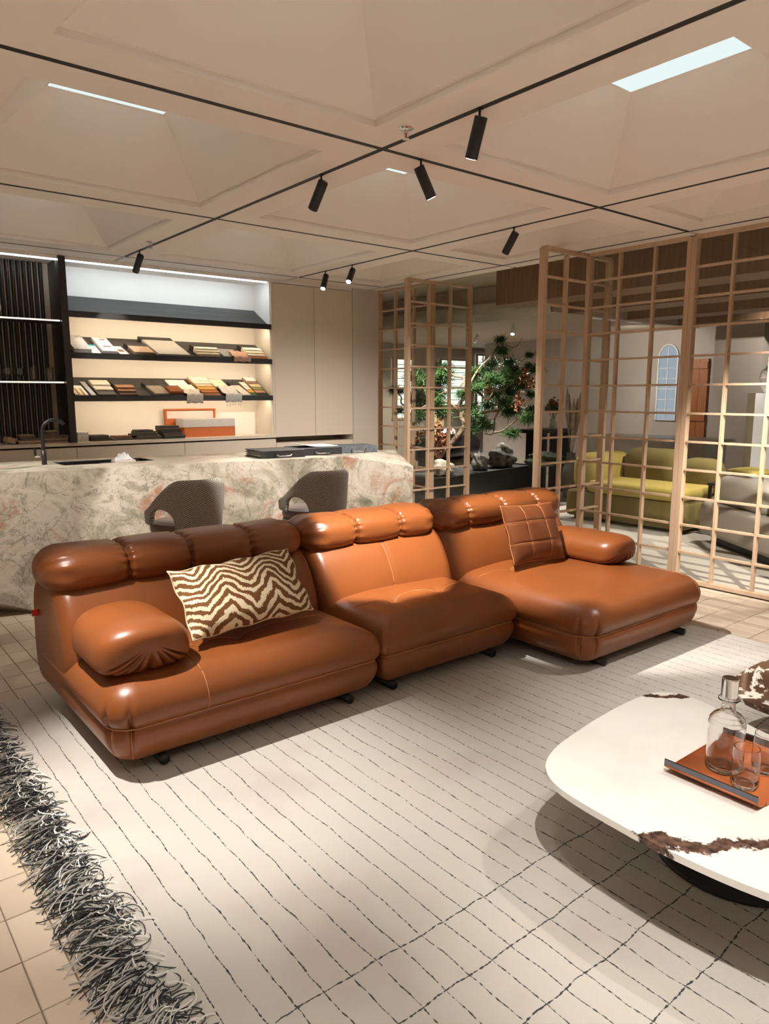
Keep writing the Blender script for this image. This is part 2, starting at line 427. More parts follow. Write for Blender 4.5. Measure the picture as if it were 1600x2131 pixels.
# ------------------------------------------------------------------ cabinets and shelf wall
NX0, NX1 = 1.955, 4.005       # niche
ZB, ZT = 1.075, 2.665
def cabinet(name, x0, x1, z0, z1, label, split=None, y1=7.25):
    o = empty(name, ((x0 + x1) / 2, YE, z0)); hw = (x1 - x0) / 2
    box('body', -hw + 0.001, hw - 0.001, 0.02, y1 - YE, 0.001, z1 - z0 - 0.001, M['cabinet'], o)
    xs = split or [-hw, hw]
    for a, b in zip(xs[:-1], xs[1:]):
        box('door', a + 0.002, b - 0.002, 0, 0.0185, 0.003, z1 - z0 - 0.003, M['cabinet'], o, bev=0.0012, seg=1)
    tag(o, label, 'cabinet'); return o
cabinet('tall_cabinet', 4.03, 4.545, 1.045, 2.665, 'flush beige tall cabinet door next to the lit shelf niche')
cabinet('tall_cabinet', 4.545, 5.065, 1.045, 2.665, 'flush beige tall cabinet door farthest from the lit shelf niche')
cabinet('base_cabinet', -0.4, 0.95, 0.02, 1.03, 'beige base cabinet at the left end behind the island')
cabinet('base_cabinet', 0.95, 1.955, 0.02, 1.03, 'beige base cabinet under the dark fluted panel behind the tap')
cabinet('base_cabinet', 1.955, 2.985, 0.02, 1.03, 'beige base cabinet under the left half of the sample shelves')
cabinet('base_cabinet', 2.985, 4.03, 0.02, 1.03, 'beige base cabinet under the right half of the sample shelves')
cabinet('base_cabinet', 4.03, 5.065, 0.02, 0.985, 'beige base cabinet under the two tall cabinet doors')
ledge = box('ledge_worktop', -0.4, 4.03, YE - 0.004, 7.25, 1.045, ZB, M['cabinet']); tag(ledge, 'thin beige ledge running under the sample shelves and fluted panel', 'worktop')
struct(box('trim_1', -3.05, 5.065, YE + 0.002, 7.25, 2.668, ZC + 0.05, M['plaster']))
struct(box('wall_corner', 5.066, 5.45, YE - 0.006, 7.25, 0, ZC + 0.05, M['wall']))
struct(box('trim_2', NX1, 4.03, YE, 7.25, ZB, 2.668, M['cabinet']))
struct(box('wall_niche', 0.0, NX1, 7.22, 7.252, ZB, 2.668, M['niche']))
struct(box('trim_3', NX1 - 0.012, NX1 - 0.0005, YE + 0.01, 7.22, ZB, 2.668, M['niche']))

# fluted panel wall with upright and shelves
pan = empty('fluted_panel', (1.3, 7.19, ZB)); tag(pan, 'dark fluted wall panel of half-round black slats left of the niche', 'wall panel')
box('backing', -1.2, 0.60, 0, 0.028, 0.001, 1.59, mat('panel_backing', (0.45, 0.35, 0.26), 0.6), pan)
sl = None
for k in range(39):
    x = -1.17 + k * 0.046
    if x > 0.572: break
    if sl is None:
        prof = [(-0.0175, 0.0)] + [(-0.0175 * math.cos(math.pi * q / 8), -0.028 * math.sin(math.pi * q / 8)) for q in range(1, 8)] + [(0.0175, 0.0)]
        sl = prism('slat', prof, 0.001, 1.59, M['black_slat'], pan); s = sl
    else:
        s = sl.copy(); COL.objects.link(s); s.parent = pan
    s.location = (x, -0.001, 0)
up = box('divider_panel', 1.895, 1.953, YE - 0.03, 7.185, ZB + 0.001, 2.69, M['black_slat']); tag(up, 'tall black upright between the fluted panel and the sample niche', 'panel')
def glass_shelf(z, label):
    o = empty('bar_shelf', (1.1, 7.0, z)); tag(o, label, 'shelf')
    box('board', -1.0, 0.793, -0.10, 0.155, 0, 0.022, M['black_wood'], o)
    box('led_strip', -1.0, 0.79, -0.108, -0.1005, 0.005, 0.016, M['led_warm'], o)
glass_shelf(2.135, 'upper black shelf with a glowing front edge on the fluted panel')
glass_shelf(1.60, 'lower black shelf with a glowing front edge holding four glasses')
# ceiling-line LED
led = empty('led_profile', (1.9, YE + 0.01, 2.657)); tag(led, 'long cool white light line along the top of the shelf wall', 'light strip')
box('diffuser', -1.9, 2.07, 0.0, 0.02, 0, 0.010, M['led_cool'], led)
def area(name, loc, rot, sx, sy, e, col, parent=None):
    l = bpy.data.lights.new(name, 'AREA'); l.shape = 'RECTANGLE'; l.size = sx; l.size_y = sy; l.energy = e; l.color = col
    o = bpy.data.objects.new(name, l); COL.objects.link(o); o.location = loc; o.rotation_euler = rot
    if parent: o.parent = parent
    return o
area('led_light', (0.95, 0.03, -0.004), (R(22), 0, 0), 2.1, 0.02, 4.5, (0.80, 0.92, 1.0), led)

# slanted display shelves
SHELF = [(2.205, 2.405), (1.845, 2.04), (1.465, 1.665)]
def shelf_pt(k, t, h=0.0):
    """point on slope k: t=0 front .. 1 back (y, z), raised h along the normal"""
    zf, zb = SHELF[k]; y0, y1 = YE + 0.02, 7.215
    dy, dz = y1 - y0, zb - (zf + 0.012); L = math.hypot(dy, dz)
    return (y0 + dy * t - dz / L * h, zf + 0.012 + dz * t + dy / L * h)
SL = ['top slanted black display shelf, empty, under the cool light line', 'middle slanted black display shelf with sample books', 'lower slanted black display shelf with fabric samples']
for k, (zf, zb) in enumerate(SHELF):
    o = empty('display_shelf', ((NX0 + NX1) / 2, YE, zf)); tag(o, SL[k], 'shelf'); hw = (NX1 - 0.014 - NX0) / 2
    dy = 7.218 - YE - 0.02
    P = [(0.02, 0.0), (0.02, 0.010), (0.02 + dy, zb - zf), (0.02 + dy, zb - zf - 0.02)]
    V = [(s * hw, y, z) for s in (-1, 1) for y, z in P]
    new_mesh('board', V, [(0, 1, 2, 3), (7, 6, 5, 4), (0, 4, 5, 1), (1, 5, 6, 2), (2, 6, 7, 3), (3, 7, 4, 0)], M['black_wood'], o)
    box('front_lip', -hw, hw, -0.012, 0.0195, -0.022, 0.030, M['black_wood'], o)
    box('led_strip', -hw, hw, 0.03, 0.04, -0.012, -0.004, M['led_warm'], o)
    area('led_light', (0, 0.045, -0.016), (R(38), 0, 0), 1.95, 0.02, (4.2, 3.6, 3.6)[k], (1.0, 0.76, 0.50), o)

# ------------------------------------------------------------------ glass grid partition
PZ = [0.025 + 0.222 * k for k in range(13)]
GH = 2.69
def shared_box(sx, sy, sz, m, bev=0.0015):
    bm = bmesh.new(); add_box(bm, -sx / 2, sx / 2, -sy / 2, sy / 2, -sz / 2, sz / 2)
    me = bpy.data.meshes.new('bar'); bmesh.ops.recalc_face_normals(bm, faces=bm.faces); bm.to_mesh(me); bm.free(); me.materials.append(m); return me
PW = 0.955
ME_post = shared_box(0.038, 0.060, GH - 0.004, M['oak'])
ME_thin = shared_box(0.018, 0.042, GH - 0.05, M['oak'])
ME_rail = shared_box(PW - 0.040, 0.036, 0.016, M['oak'])
ME_rail_end = shared_box(PW - 0.040, 0.058, 0.030, M['oak'])
ME_pane = shared_box(PW / 3 - 0.019, 0.006, 0.205, M['glass'])
def partition(name, loc, rz, label, group=None):
    """panel along local +x from 0 to PW"""
    o = empty(name, loc, rz); tag(o, label, 'partition', group)
    def put(nm, me, p):
        q = bpy.data.objects.new(nm, me); COL.objects.link(q); q.parent = o; q.location = p
    put('post', ME_post, (0.0195, 0, GH / 2)); put('post', ME_post, (PW - 0.0195, 0, GH / 2))
    for k in (1, 2): put('mullion', ME_thin, (PW * k / 3, 0, GH / 2))
    for k, z in enumerate(PZ):
        put('rail', ME_rail_end if k in (0, 12) else ME_rail, (PW / 2, 0, z if k else 0.02))
    for i in range(3):
        for k in range(12): put('pane', ME_pane, (PW * (i + 0.5) / 3, 0.0, (PZ[k] + PZ[k + 1]) / 2))
    return o
XP = 5.475
partition('glass_partition', (XP, 5.945, 0), R(90), 'oak grid glass partition next to the beige cabinets')
partition('pivot_screen', (5.068, 5.925, 0), 0, 'open oak grid glass door leaf in front of the pine tree')
partition('pivot_screen', (4.872, 3.99, 0), 0, 'open oak grid glass door leaf to the right of the pine tree')
partition('glass_partition', (XP, 3.018, 0), R(90), 'oak grid glass partition in front of the yellow sofa')
partition('glass_partition', (XP, 2.062, 0), R(90), 'oak grid glass partition in front of the grey sofa')
partition('glass_partition', (XP, 1.106, 0), R(90), 'oak grid glass partition at the far right edge')

# ------------------------------------------------------------------ sectional sofa
SO = empty('sectional_sofa', (2.55, 3.1, 0)); tag(SO, 'long cognac leather sectional sofa with rolled headrests and a chaise', 'sofa')
BV = {}
def adopt(o, root=SO):
    o.parent = root
    o.location = o.location - root.location
    return o
def rr_ring(cx, cy, hx, hy, rs, ns=44, nc=40):
    """rounded rectangle; rs = corner radii front-right, back-right, back-left, front-left"""
    pts = []
    r0, r1, r2, r3 = rs
    cs = ((cx + hx - r0, cy - hy + r0, -90), (cx + hx - r1, cy + hy - r1, 0), (cx - hx + r2, cy + hy - r2, 90), (cx - hx + r3, cy - hy + r3, 180))
    for q in range(4):
        x, y, a0 = cs[q]; r = rs[q]
        for k in range(nc + 1):
            a = R(a0 + 90.0 * k / nc); pts.append((x + r * math.cos(a), y + r * math.sin(a), math.cos(a), math.sin(a), q, k / nc))
        nx_, ny_, a1 = cs[(q + 1) % 4]
        e = pts[-1]; rn = rs[(q + 1) % 4]; s2 = (nx_ + rn * math.cos(R(a1)), ny_ + rn * math.sin(R(a1)))
        for k in range(1, ns):
            t = k / ns; pts.append((e[0] + (s2[0] - e[0]) * t, e[1] + (s2[1] - e[1]) * t, e[2], e[3], -1, 0))
    return pts
SIDE = [(0.30, 0.062), (0.14, 0.058), (0.10, 0.060), (0.075, 0.070), (0.052, 0.088), (0.035, 0.112), (0.022, 0.14), (0.014, 0.168), (0.0125, 0.190), (0.016, 0.207), (0.022, 0.217), (0.0265, 0.2215), (0.022, 0.226), (0.013, 0.234),
        (0.005, 0.248), (0.0, 0.268), (0.0, 0.288), (0.006, 0.310), (0.018, 0.334), (0.036, 0.356), (0.060, 0.374), (0.090, 0.387), (0.122, 0.395)]
def seat_module(x0, x1, y0, y1, r, tufts, dart_corners, name='seat_module'):
    cx, cy, hx, hy = (x0 + x1) / 2, (y0 + y1) / 2, (x1 - x0) / 2, (y1 - y0) / 2
    V = []; Fc = []; n = None
    def dartdepth(q, kk, z):
        if q not in dart_corners: return 0
        d = 0
        for a in (0.24, 0.76):
            wz = math.exp(-((z - 0.235) / 0.055) ** 2) if z > 0.222 else math.exp(-((z - 0.215) / 0.09) ** 2) * 0.7
            d += 0.027 * wz * math.exp(-((kk - a) / 0.05) ** 2)
        return d
    rings = []
    for off, z in SIDE:
        ring = rr_ring(cx, cy, hx - off, hy - off, [max(q_ - off * 0.8, 0.025) for q_ in r]); n = len(ring)
        row = []
        for (x, y, nx_, ny_, q, kk) in ring:
            d = dartdepth(q, kk, z)
            row.append((x - nx_ * d, y - ny_ * d, z))
        rings.append(row)
    last = rings[-1]; K = 34
    for k in range(1, K + 1):
        t = k / K; s = 1 - t
        row = []
        for (x, y, z) in last:
            px, py = cx + (x - cx) * s, cy + (y - cy) * s
            h = 0.395 + 0.020 * (1 - s ** 2.2) + 0.006 * math.sin(px * 5.1 + py * 3) * (1 - s ** 3)
            for (tx, ty, dep, wd) in tufts:
                dd = math.hypot(px - tx, (py - ty) * 1.15); h -= dep * math.exp(-dd / wd)
            row.append((px, py, h))
        rings.append(row)
    for row in rings: V += row
    for i in range(len(rings) - 1):
        for k in range(n):
            l = (k + 1) % n; Fc.append((i * n + k, i * n + l, (i + 1) * n + l, (i + 1) * n + k))
    Fc.append(tuple(range(n))[::-1])
    bm = bmesh.new(); vs = [bm.verts.new(v) for v in V]
    for f in Fc:
        try: bm.faces.new([vs[i] for i in f])
        except ValueError: pass
    bmesh.ops.remove_doubles(bm, verts=bm.verts, dist=1e-5)
    o = bm_obj(name, bm, M['leather'], None, True)
    me = o.data; BV[o] = BVHTree.FromPolygons([v.co for v in me.vertices], [p.vertices[:] for p in me.polygons])
    adopt(o)
    # piping along the waist seam
    ring = rr_ring(cx, cy, hx - 0.0235, hy - 0.0235, [max(q_ - 0.02, 0.025) for q_ in r], 16, 12)
    pts = [(p[0], p[1], 0.2215) for p in ring]
    t = tube('piping', pts, 0.0032, M['stitch'], o, 6, True)
    return o
def drape(objs, pts, direction, lift=0.001):
    d = Vector(direction).normalized(); out = []
    for p in pts:
        best = None
        for b in objs:
            h = BV[b].ray_cast(Vector(p) - d * 2.0, d)
            if h[0] is not None and (best is None or h[3] < best[3]): best = h
        if best: out.append(best[0] + best[1] * lift if best[1].dot(d) < 0 else best[0] - best[1] * lift)
    return out
def seam(parent, objs, pts, direction, rad=0.0022):
    q = drape(objs, pts, direction)
    if len(q) > 2: return tube('seam', q, rad, M['stitch'], parent, 5)
T_L = [(1.30, 2.93, 0.018, 0.055), (1.49, 2.915, 0.03, 0.05)]
T_M = [(2.44, 2.935, 0.045, 0.05), (2.79, 2.965, 0.045, 0.05)]
T_C = [(3.44, 2.985, 0.03, 0.05), (3.80, 2.985, 0.03, 0.05)]
mL = seat_module(0.795, 2.113, 2.628, 3.735, (0.04, 0.05, 0.13, 0.13), T_L, (3,))
mM = seat_module(2.117, 3.113, 2.628, 3.735, (0.04, 0.05, 0.05, 0.04), T_M, ())
mC = seat_module(3.117, 4.345, 2.150, 3.735, (0.13, 0.13, 0.05, 0.13), T_C, (0, 3))
def lin(a, b, n): return [tuple(a[i] + (b[i] - a[i]) * k / n for i in range(len(a))) for k in range(n + 1)]
# stitched lines: across the seat tops (gull-wing between the tufts), and front to back
def gull(x0, x1, y, tufts, n=60):
    pts = []
    for k in range(n + 1):
        x = x0 + (x1 - x0) * k / n
        yy = y + 0.035
        for t in tufts: yy -= 0.05 * math.exp(-abs(x - t[0]) / 0.06)
        pts.append((x, yy, 1.0))
    return pts
seam(mL, [mL], gull(1.22, 2.02, 2.94, T_L), (0, 0, -1)); seam(mM, [mM], gull(2.20, 3.03, 2.955, T_M), (0, 0, -1)); seam(mC, [mC], gull(3.20, 4.26, 3.0, T_C), (0, 0, -1))
seam(mL, [mL], lin((1.20, 2.70, 1), (1.20, 2.95, 1), 24), (0, 0, -1)); seam(mL, [mL], lin((1.20, 2, 0.375), (1.20, 2, 0.232), 16), (0, 1, 0))
seam(mC, [mC], lin((4.24, 3.05, 1), (4.235, 2.24, 1), 40), (0, 0, -1)); seam(mC, [mC], lin((4.235, 1.5, 0.37), (4.235, 1.5, 0.232), 16), (0, 1, 0))
for a in (0.24, 0.76):       # vertical seams below the corner darts
    for (cx_, cy_, q) in ((0.795 + 0.13, 2.628 + 0.13, 180), (3.117 + 0.13, 2.15 + 0.13, 180), (4.345 - 0.13, 2.15 + 0.13, 270)):
        an = R(q + 90 * a); m_ = mL if cx_ < 2 else mC
        pts = [(cx_, cy_, 0.215 - 0.14 * k / 14) for k in range(15)]
        seam(m_, [m_], pts, (-math.cos(an), -math.sin(an), 0), 0.002)

def loft(name, rings, material, smooth=True):
    n = len(rings[0]); V = [p for r_ in rings for p in r_]; Fc = []
    for i in range(len(rings) - 1):
        for k in range(n):
            l = (k + 1) % n; Fc.append((i * n + k, i * n + l, (i + 1) * n + l, (i + 1) * n + k))
    Fc.append(tuple(range(n))[::-1]); Fc.append(tuple(range((len(rings) - 1) * n, len(rings) * n)))
    bm = bmesh.new(); vs = [bm.verts.new(v) for v in V]
    for f in Fc:
        try: bm.faces.new([vs[i] for i in f])
        except ValueError: pass
    o = bm_obj(name, bm, material, None, smooth)
    BV[o] = BVHTree.FromPolygons([v.co for v in o.data.vertices], [p.vertices[:] for p in o.data.polygons])
    return o
def stations(a, b, r, n, ends=10):
    L = b - a; out = []
    for k in range(ends): out.append(r * (1 - math.cos(math.pi / 2 * k / ends)))
    m = max(2, n)
    for k in range(m + 1): out.append(r + (L - 2 * r) * k / m)
    for k in range(ends - 1, -1, -1): out.append(L - r * (1 - math.cos(math.pi / 2 * k / ends)))
    return [a + t for t in out]
def end_inset(x, a, b, r):
    t = min(x - a, b - x)
    return 0.0 if t >= r else r - math.sqrt(max(0, r * r - (r - t) ** 2))
SEC = chaikin([(3.14, 0.30, 0), (3.155, 0.44, 0), (3.235, 0.60, 0), (3.33, 0.685, 0), (3.47, 0.70, 0), (3.62, 0.69, 0), (3.715, 0.60, 0), (3.745, 0.42, 0), (3.745, 0.24, 0), (3.70, 0.12, 0), (3.5, 0.12, 0), (3.22, 0.2, 0)], 3)
def backrest(x0, x1, rl, rr):
    c = Vector((3.44, 0.42, 0)); rings = []
    for x in stations(x0, x1, 0.07, 40):
        d = end_inset(x, x0, x1, 0.07); ring = []
        u = (x - x0) / (x1 - x0)
        for p in SEC:
            v = c - p; L = v.length
            q = p + v / L * d
            bulge = 0.014 * math.sin(math.pi * u) if p.x < 3.3 else 0
            sd = 0.010 * math.exp(-((x - (x0 + x1) / 2) / 0.010) ** 2) if p.x < 3.32 and p.y > 0.3 else 0
            ring.append((x, q.x - bulge + sd, q.y))
        rings.append(ring)
    o = loft('backrest', rings, M['leather']); 
    xm = (x0 + x1) / 2
    seam(o, [o], lin((xm, 2, 0.42), (xm, 2, 0.66), 24), (0, 1, 0), 0.0026)
    return adopt(o)
b1 = backrest(0.797, 2.112, 0.07, 0.07); b2 = backrest(2.118, 3.110, 0.07, 0.07); b3 = backrest(3.120, 4.30, 0.07, 0.07)
for b_ in (b1, b2, b3):
    for ch in b_.children: pass

def headrest(x0, x1, cuts):
    YC, ZH, A, B = 3.425, 0.722, 0.180, 0.106; r = 0.15; rings = []; n = 72
    xs = stations(x0, x1, r, int((x1 - x0) / 0.008), 12)
    for c in [x0] + cuts + [x1]: pass
    cc = [x0] + cuts + [x1]
    for x in xs:
        te = min(x - x0, x1 - x) / r; d = 0 if te >= 1 else 0.15 * (1 - te); sc = 1.0 if te >= 1 else max(0.03, (1 - (1 - te) ** 2.3) ** (1 / 2.3)); ring = []
        pin = 0; wr = 0
        for c in cuts:
            e = abs(x - c); pin += 0.020 * math.exp(-(e / 0.011) ** 2) + 0.016 * math.exp(-e / 0.045); wr += math.exp(-(e / 0.036) ** 2)
        for k in range(n):
            a = 2 * math.pi * k / n; ca, sa = math.cos(a), math.sin(a)
            ex = 2 / 2.5
            y = A * math.copysign(abs(ca) ** ex, ca); z = B * math.copysign(abs(sa) ** ex, sa)
            L = math.hypot(y, z)
            w_ = 0.0065 * wr * math.sin(a * 19 + x * 3) * (1 if L > 0 else 0)
            ew = 0
            if d > 0.005: ew = 0.005 * math.sin(a * 11 + 1.3) * min(1, d / 0.05)
            s = (L - pin + w_ + ew * sc) / L * sc
            ring.append((x, YC + y * s, ZH + z * s))
        rings.append(ring)
    o = loft('headrest', rings, M['leather']); adopt(o)
    for c in cuts:
        pts = []
        for k in range(40):
            a = 2 * math.pi * k / 40; ca, sa = math.cos(a), math.sin(a); ex = 0.8
            y = A * math.copysign(abs(ca) ** ex, ca); z = B * math.copysign(abs(sa) ** ex, sa); L = math.hypot(y, z); s = (L - 0.035) / L
            pts.append((c + 0.003 * math.sin(a * 7), YC + y * s, ZH + z * s))
        tube('seam', pts, 0.003, M['leather_dark'], o, 5, True)
    return o
headrest(0.755, 2.105, [1.13, 1.435, 1.765]); headrest(2.085, 3.085, [2.43, 2.76]); headrest(3.07, 4.33, [3.345, 3.69, 4.03])

def arm_cushion(x0, x1, y0, y1, z0, z1):
    cx, hw = (x0 + x1) / 2, (x1 - x0) / 2; zc = z0 + (z1 - z0) * 0.40; r = 0.14; rings = []; n = 120
    cuts = [(-2.75, 0.05), (-2.35, 0.06), (-2.12, 0.045), (-1.85, 0.05), (-1.57, 0.06), (-1.2, 0.06), (-0.85, 0.05), (-0.45, 0.06)]
    ctr = (cx, z0 + (z1 - z0) * 0.66)
    for q, y in enumerate(stations(y0, y1, r, 26, 26)):
        t = min(y - y0, y1 - y) / r
        sc = 1.0 if t >= 1 else max(0.02, (1 - (1 - t) ** 2.7) ** (1 / 2.7))
        ring = []
        for k in range(n):
            a = 2 * math.pi * k / n - math.pi; ca, sa = math.cos(a), math.sin(a); ex = 2 / 2.4
            hz = (z1 - zc) if sa > 0 else (zc - z0)
            x = cx + hw * math.copysign(abs(ca) ** ex, ca); z = zc + hz * math.copysign(abs(sa) ** (ex if sa > 0 else 0.55), sa)
            g = 0
            if y < (y0 + y1) / 2:
                for ac, wd in cuts: g += math.exp(-((a - ac) / wd) ** 2)
                g *= 0.028 * min(1, max(0, (sc - 0.25) / 0.3)) * math.exp(-max(0, (y - y0 - 0.03)) / 0.035)
            ring.append((ctr[0] + (x - ctr[0]) * sc * (1 - g * 1.2), y + g, ctr[1] + (z - ctr[1]) * sc * (1 - g * 1.2)))
        rings.append(ring)
    o = loft('arm_cushion', rings, M['leather']); return adopt(o)
arm_cushion(0.812, 1.205, 2.72, 3.22, 0.382, 0.603)
arm_cushion(3.965, 4.315, 2.60, 3.20, 0.392, 0.59)
for x in (1.05, 1.985, 2.262, 3.0):
    adopt(tube('foot_bar', [(x - 0.02, 2.70, 0.033), (x, 3.6, 0.033)], 0.021, M['black'], None, 14))
for x in (3.36, 4.20):
    adopt(tube('foot_bar', [(x, 2.215, 0.033), (x, 3.6, 0.033)], 0.021, M['black'], None, 14))
t_ = box('maker_tag', 0.772, 0.800, 3.60, 3.603, 0.47, 0.50, M['red']); t_['label'] = 'small red fabric tag'; adopt(t_)

# ------------------------------------------------------------------ throw pillows
def pillow(name, w_, h_, t, corners, material, nx=48, ny=40, wav=0.006, grid=None, flat=2.6):
    tl, tr, br, bl = [Vector(c) for c in corners]
    xa = ((tr - tl) + (br - bl)).normalized(); ya = ((tl - bl) + (tr - br)); ya = (ya - xa * ya.dot(xa)).normalized(); za = xa.cross(ya)
    ctr = (tl + tr + br + bl) / 4
    V = []; Fc = []
    for side in (1, -1):
        for j in range(ny + 1):
            for i in range(nx + 1):
                u, v = 2 * i / nx - 1, 2 * j / ny - 1
                pin = 1 - 0.055 * (1 - u * u) * (v * v) ; pin2 = 1 - 0.055 * (1 - v * v) * (u * u)
                x = u * w_ / 2 * pin2; y = v * h_ / 2 * pin
                th = max(0.0, (1 - abs(u) ** flat)) ** 0.6 * max(0.0, (1 - abs(v) ** flat)) ** 0.6
                z = side * (t / 2 * th + 0.003)
                edge = max(abs(u), abs(v)) ** 8
                z += wav * edge * math.sin(u * 11 + v * 7) + 0.004 * th * math.sin(u * 6 + v * 4 + side)
                if grid:
                    for g in grid:
                        z -= side * 0.007 * th ** 0.5 * (math.exp(-((u - g) / 0.035) ** 2) + math.exp(-((v - g) / 0.035) ** 2))
                V.append((x, y, z))
    n = (nx + 1) * (ny + 1)
    for s in (0, 1):
        for j in range(ny):
            for i in range(nx):
                a = s * n + j * (nx + 1) + i; f = (a, a + 1, a + nx + 2, a + nx + 1); Fc.append(f if s == 0 else f[::-1])
    bd = [i for i in range(nx + 1)] + [j * (nx + 1) + nx for j in range(1, ny + 1)] + [ny * (nx + 1) + i for i in range(nx - 1, -1, -1)] + [j * (nx + 1) for j in range(ny - 1, 0, -1)]
    for k in range(len(bd)):
        a, b = bd[k], bd[(k + 1) % len(bd)]; Fc.append((b, a, a + n, b + n))
    root = empty(name); root.matrix_world = Matrix(((xa.x, ya.x, za.x, ctr.x), (xa.y, ya.y, za.y, ctr.y), (xa.z, ya.z, za.z, ctr.z), (0, 0, 0, 1)))
    cv = new_mesh('cover', V, Fc, material, root, True)
    pts = [V[i] for i in bd]; pts = [(p[0], p[1], 0.5 * (p[2] + V[bd[k] + n][2])) for k, p in enumerate(pts)]
    return root, cv, pts, V
def zebra_mat():
    m = bpy.data.materials.new('zebra_weave'); m.use_nodes = True; nt = m.node_tree; b = nt.nodes['Principled BSDF']
    tc = N(nt, 'ShaderNodeTexCoord'); sx = N(nt, 'ShaderNodeSeparateXYZ'); nt.links.new(tc.outputs['Object'], sx.inputs[0])
    n = N(nt, 'ShaderNodeTexNoise', Scale=9.0, Detail=2.0); nt.links.new(tc.outputs['Object'], n.inputs['Vector'])
    n2 = N(nt, 'ShaderNodeTexNoise', Scale=160.0, Detail=1.0); nt.links.new(tc.outputs['Object'], n2.inputs['Vector'])
    n3 = N(nt, 'ShaderNodeTexNoise', Scale=3.0, Detail=1.0); nt.links.new(tc.outputs['Object'], n3.inputs['Vector'])
    zz = mth(nt, 'PINGPONG', mth(nt, 'ADD', sx.outputs['X'], 0.57), 0.115)
    ph = mth(nt, 'ADD', mth(nt, 'ADD', sx.outputs['Y'], mth(nt, 'MULTIPLY', zz, 0.62)), mth(nt, 'ADD', mth(nt, 'MULTIPLY', n.outputs['Fac'], 0.085), mth(nt, 'MULTIPLY', n3.outputs['Fac'], 0.16)))
    s = mth(nt, 'ADD', mth(nt, 'SINE', mth(nt, 'MULTIPLY', ph, 158.0)), mth(nt, 'MULTIPLY', mth(nt, 'SUBTRACT', n2.outputs['Fac'], 0.5), 2.2))
    c = ramp(nt, mth(nt, 'ADD', mth(nt, 'MULTIPLY', s, 0.5), 0.5), [(0.42, (0.78, 0.66, 0.46)), (0.47, (0.16, 0.062, 0.014))])
    nt.links.new(c, b.inputs['Base Color']); b.inputs['Roughness'].default_value = 0.9
    bp = N(nt, 'ShaderNodeBump', Strength=0.5, Distance=0.003); nt.links.new(n2.outputs['Fac'], bp.inputs['Height']); nt.links.new(bp.outputs['Normal'], b.inputs['Normal'])
    return m
zr, zc_, zp, zv = pillow('zebra_pillow', 0.64, 0.34, 0.15, [(1.206, 3.045, 0.695), (1.849, 3.06, 0.721), (1.869, 2.885, 0.490), (1.260, 2.870, 0.470)], zebra_mat(), 64, 40, 0.013)
tag(zr, 'rectangular zebra print pillow in brown and cream on the sofa', 'pillow')
tube('piping', zp, 0.004, mat('cream_cord', (0.62, 0.50, 0.33), 0.9), zr, 6, True)
lr, lc, lp, lv = pillow('leather_pillow', 0.50, 0.38, 0.12, [(3.425, 3.055, 0.790), (3.951, 3.050, 0.775), (3.871, 2.91, 0.445), (3.341, 2.93, 0.470)], M['leather_dark'], 60, 60, 0.004, (-0.36, 0.36))
tag(lr, 'square chestnut leather pillow with stitched grid on the chaise', 'pillow')
tube('piping', lp, 0.0035, M['stitch'], lr, 6, True)
nx_ = 60
for g in (-0.36, 0.36):
    i = round((g + 1) / 2 * nx_)
    tube('seam', [Vector(lv[j * (nx_ + 1) + i]) + Vector((0, 0, 0.0005)) for j in range(nx_ + 1)], 0.0022, M['stitch'], lr, 5)
    tube('seam', [Vector(lv[i * (nx_ + 1) + j]) + Vector((0, 0, 0.0005)) for j in range(nx_ + 1)], 0.0022, M['stitch'], lr, 5)

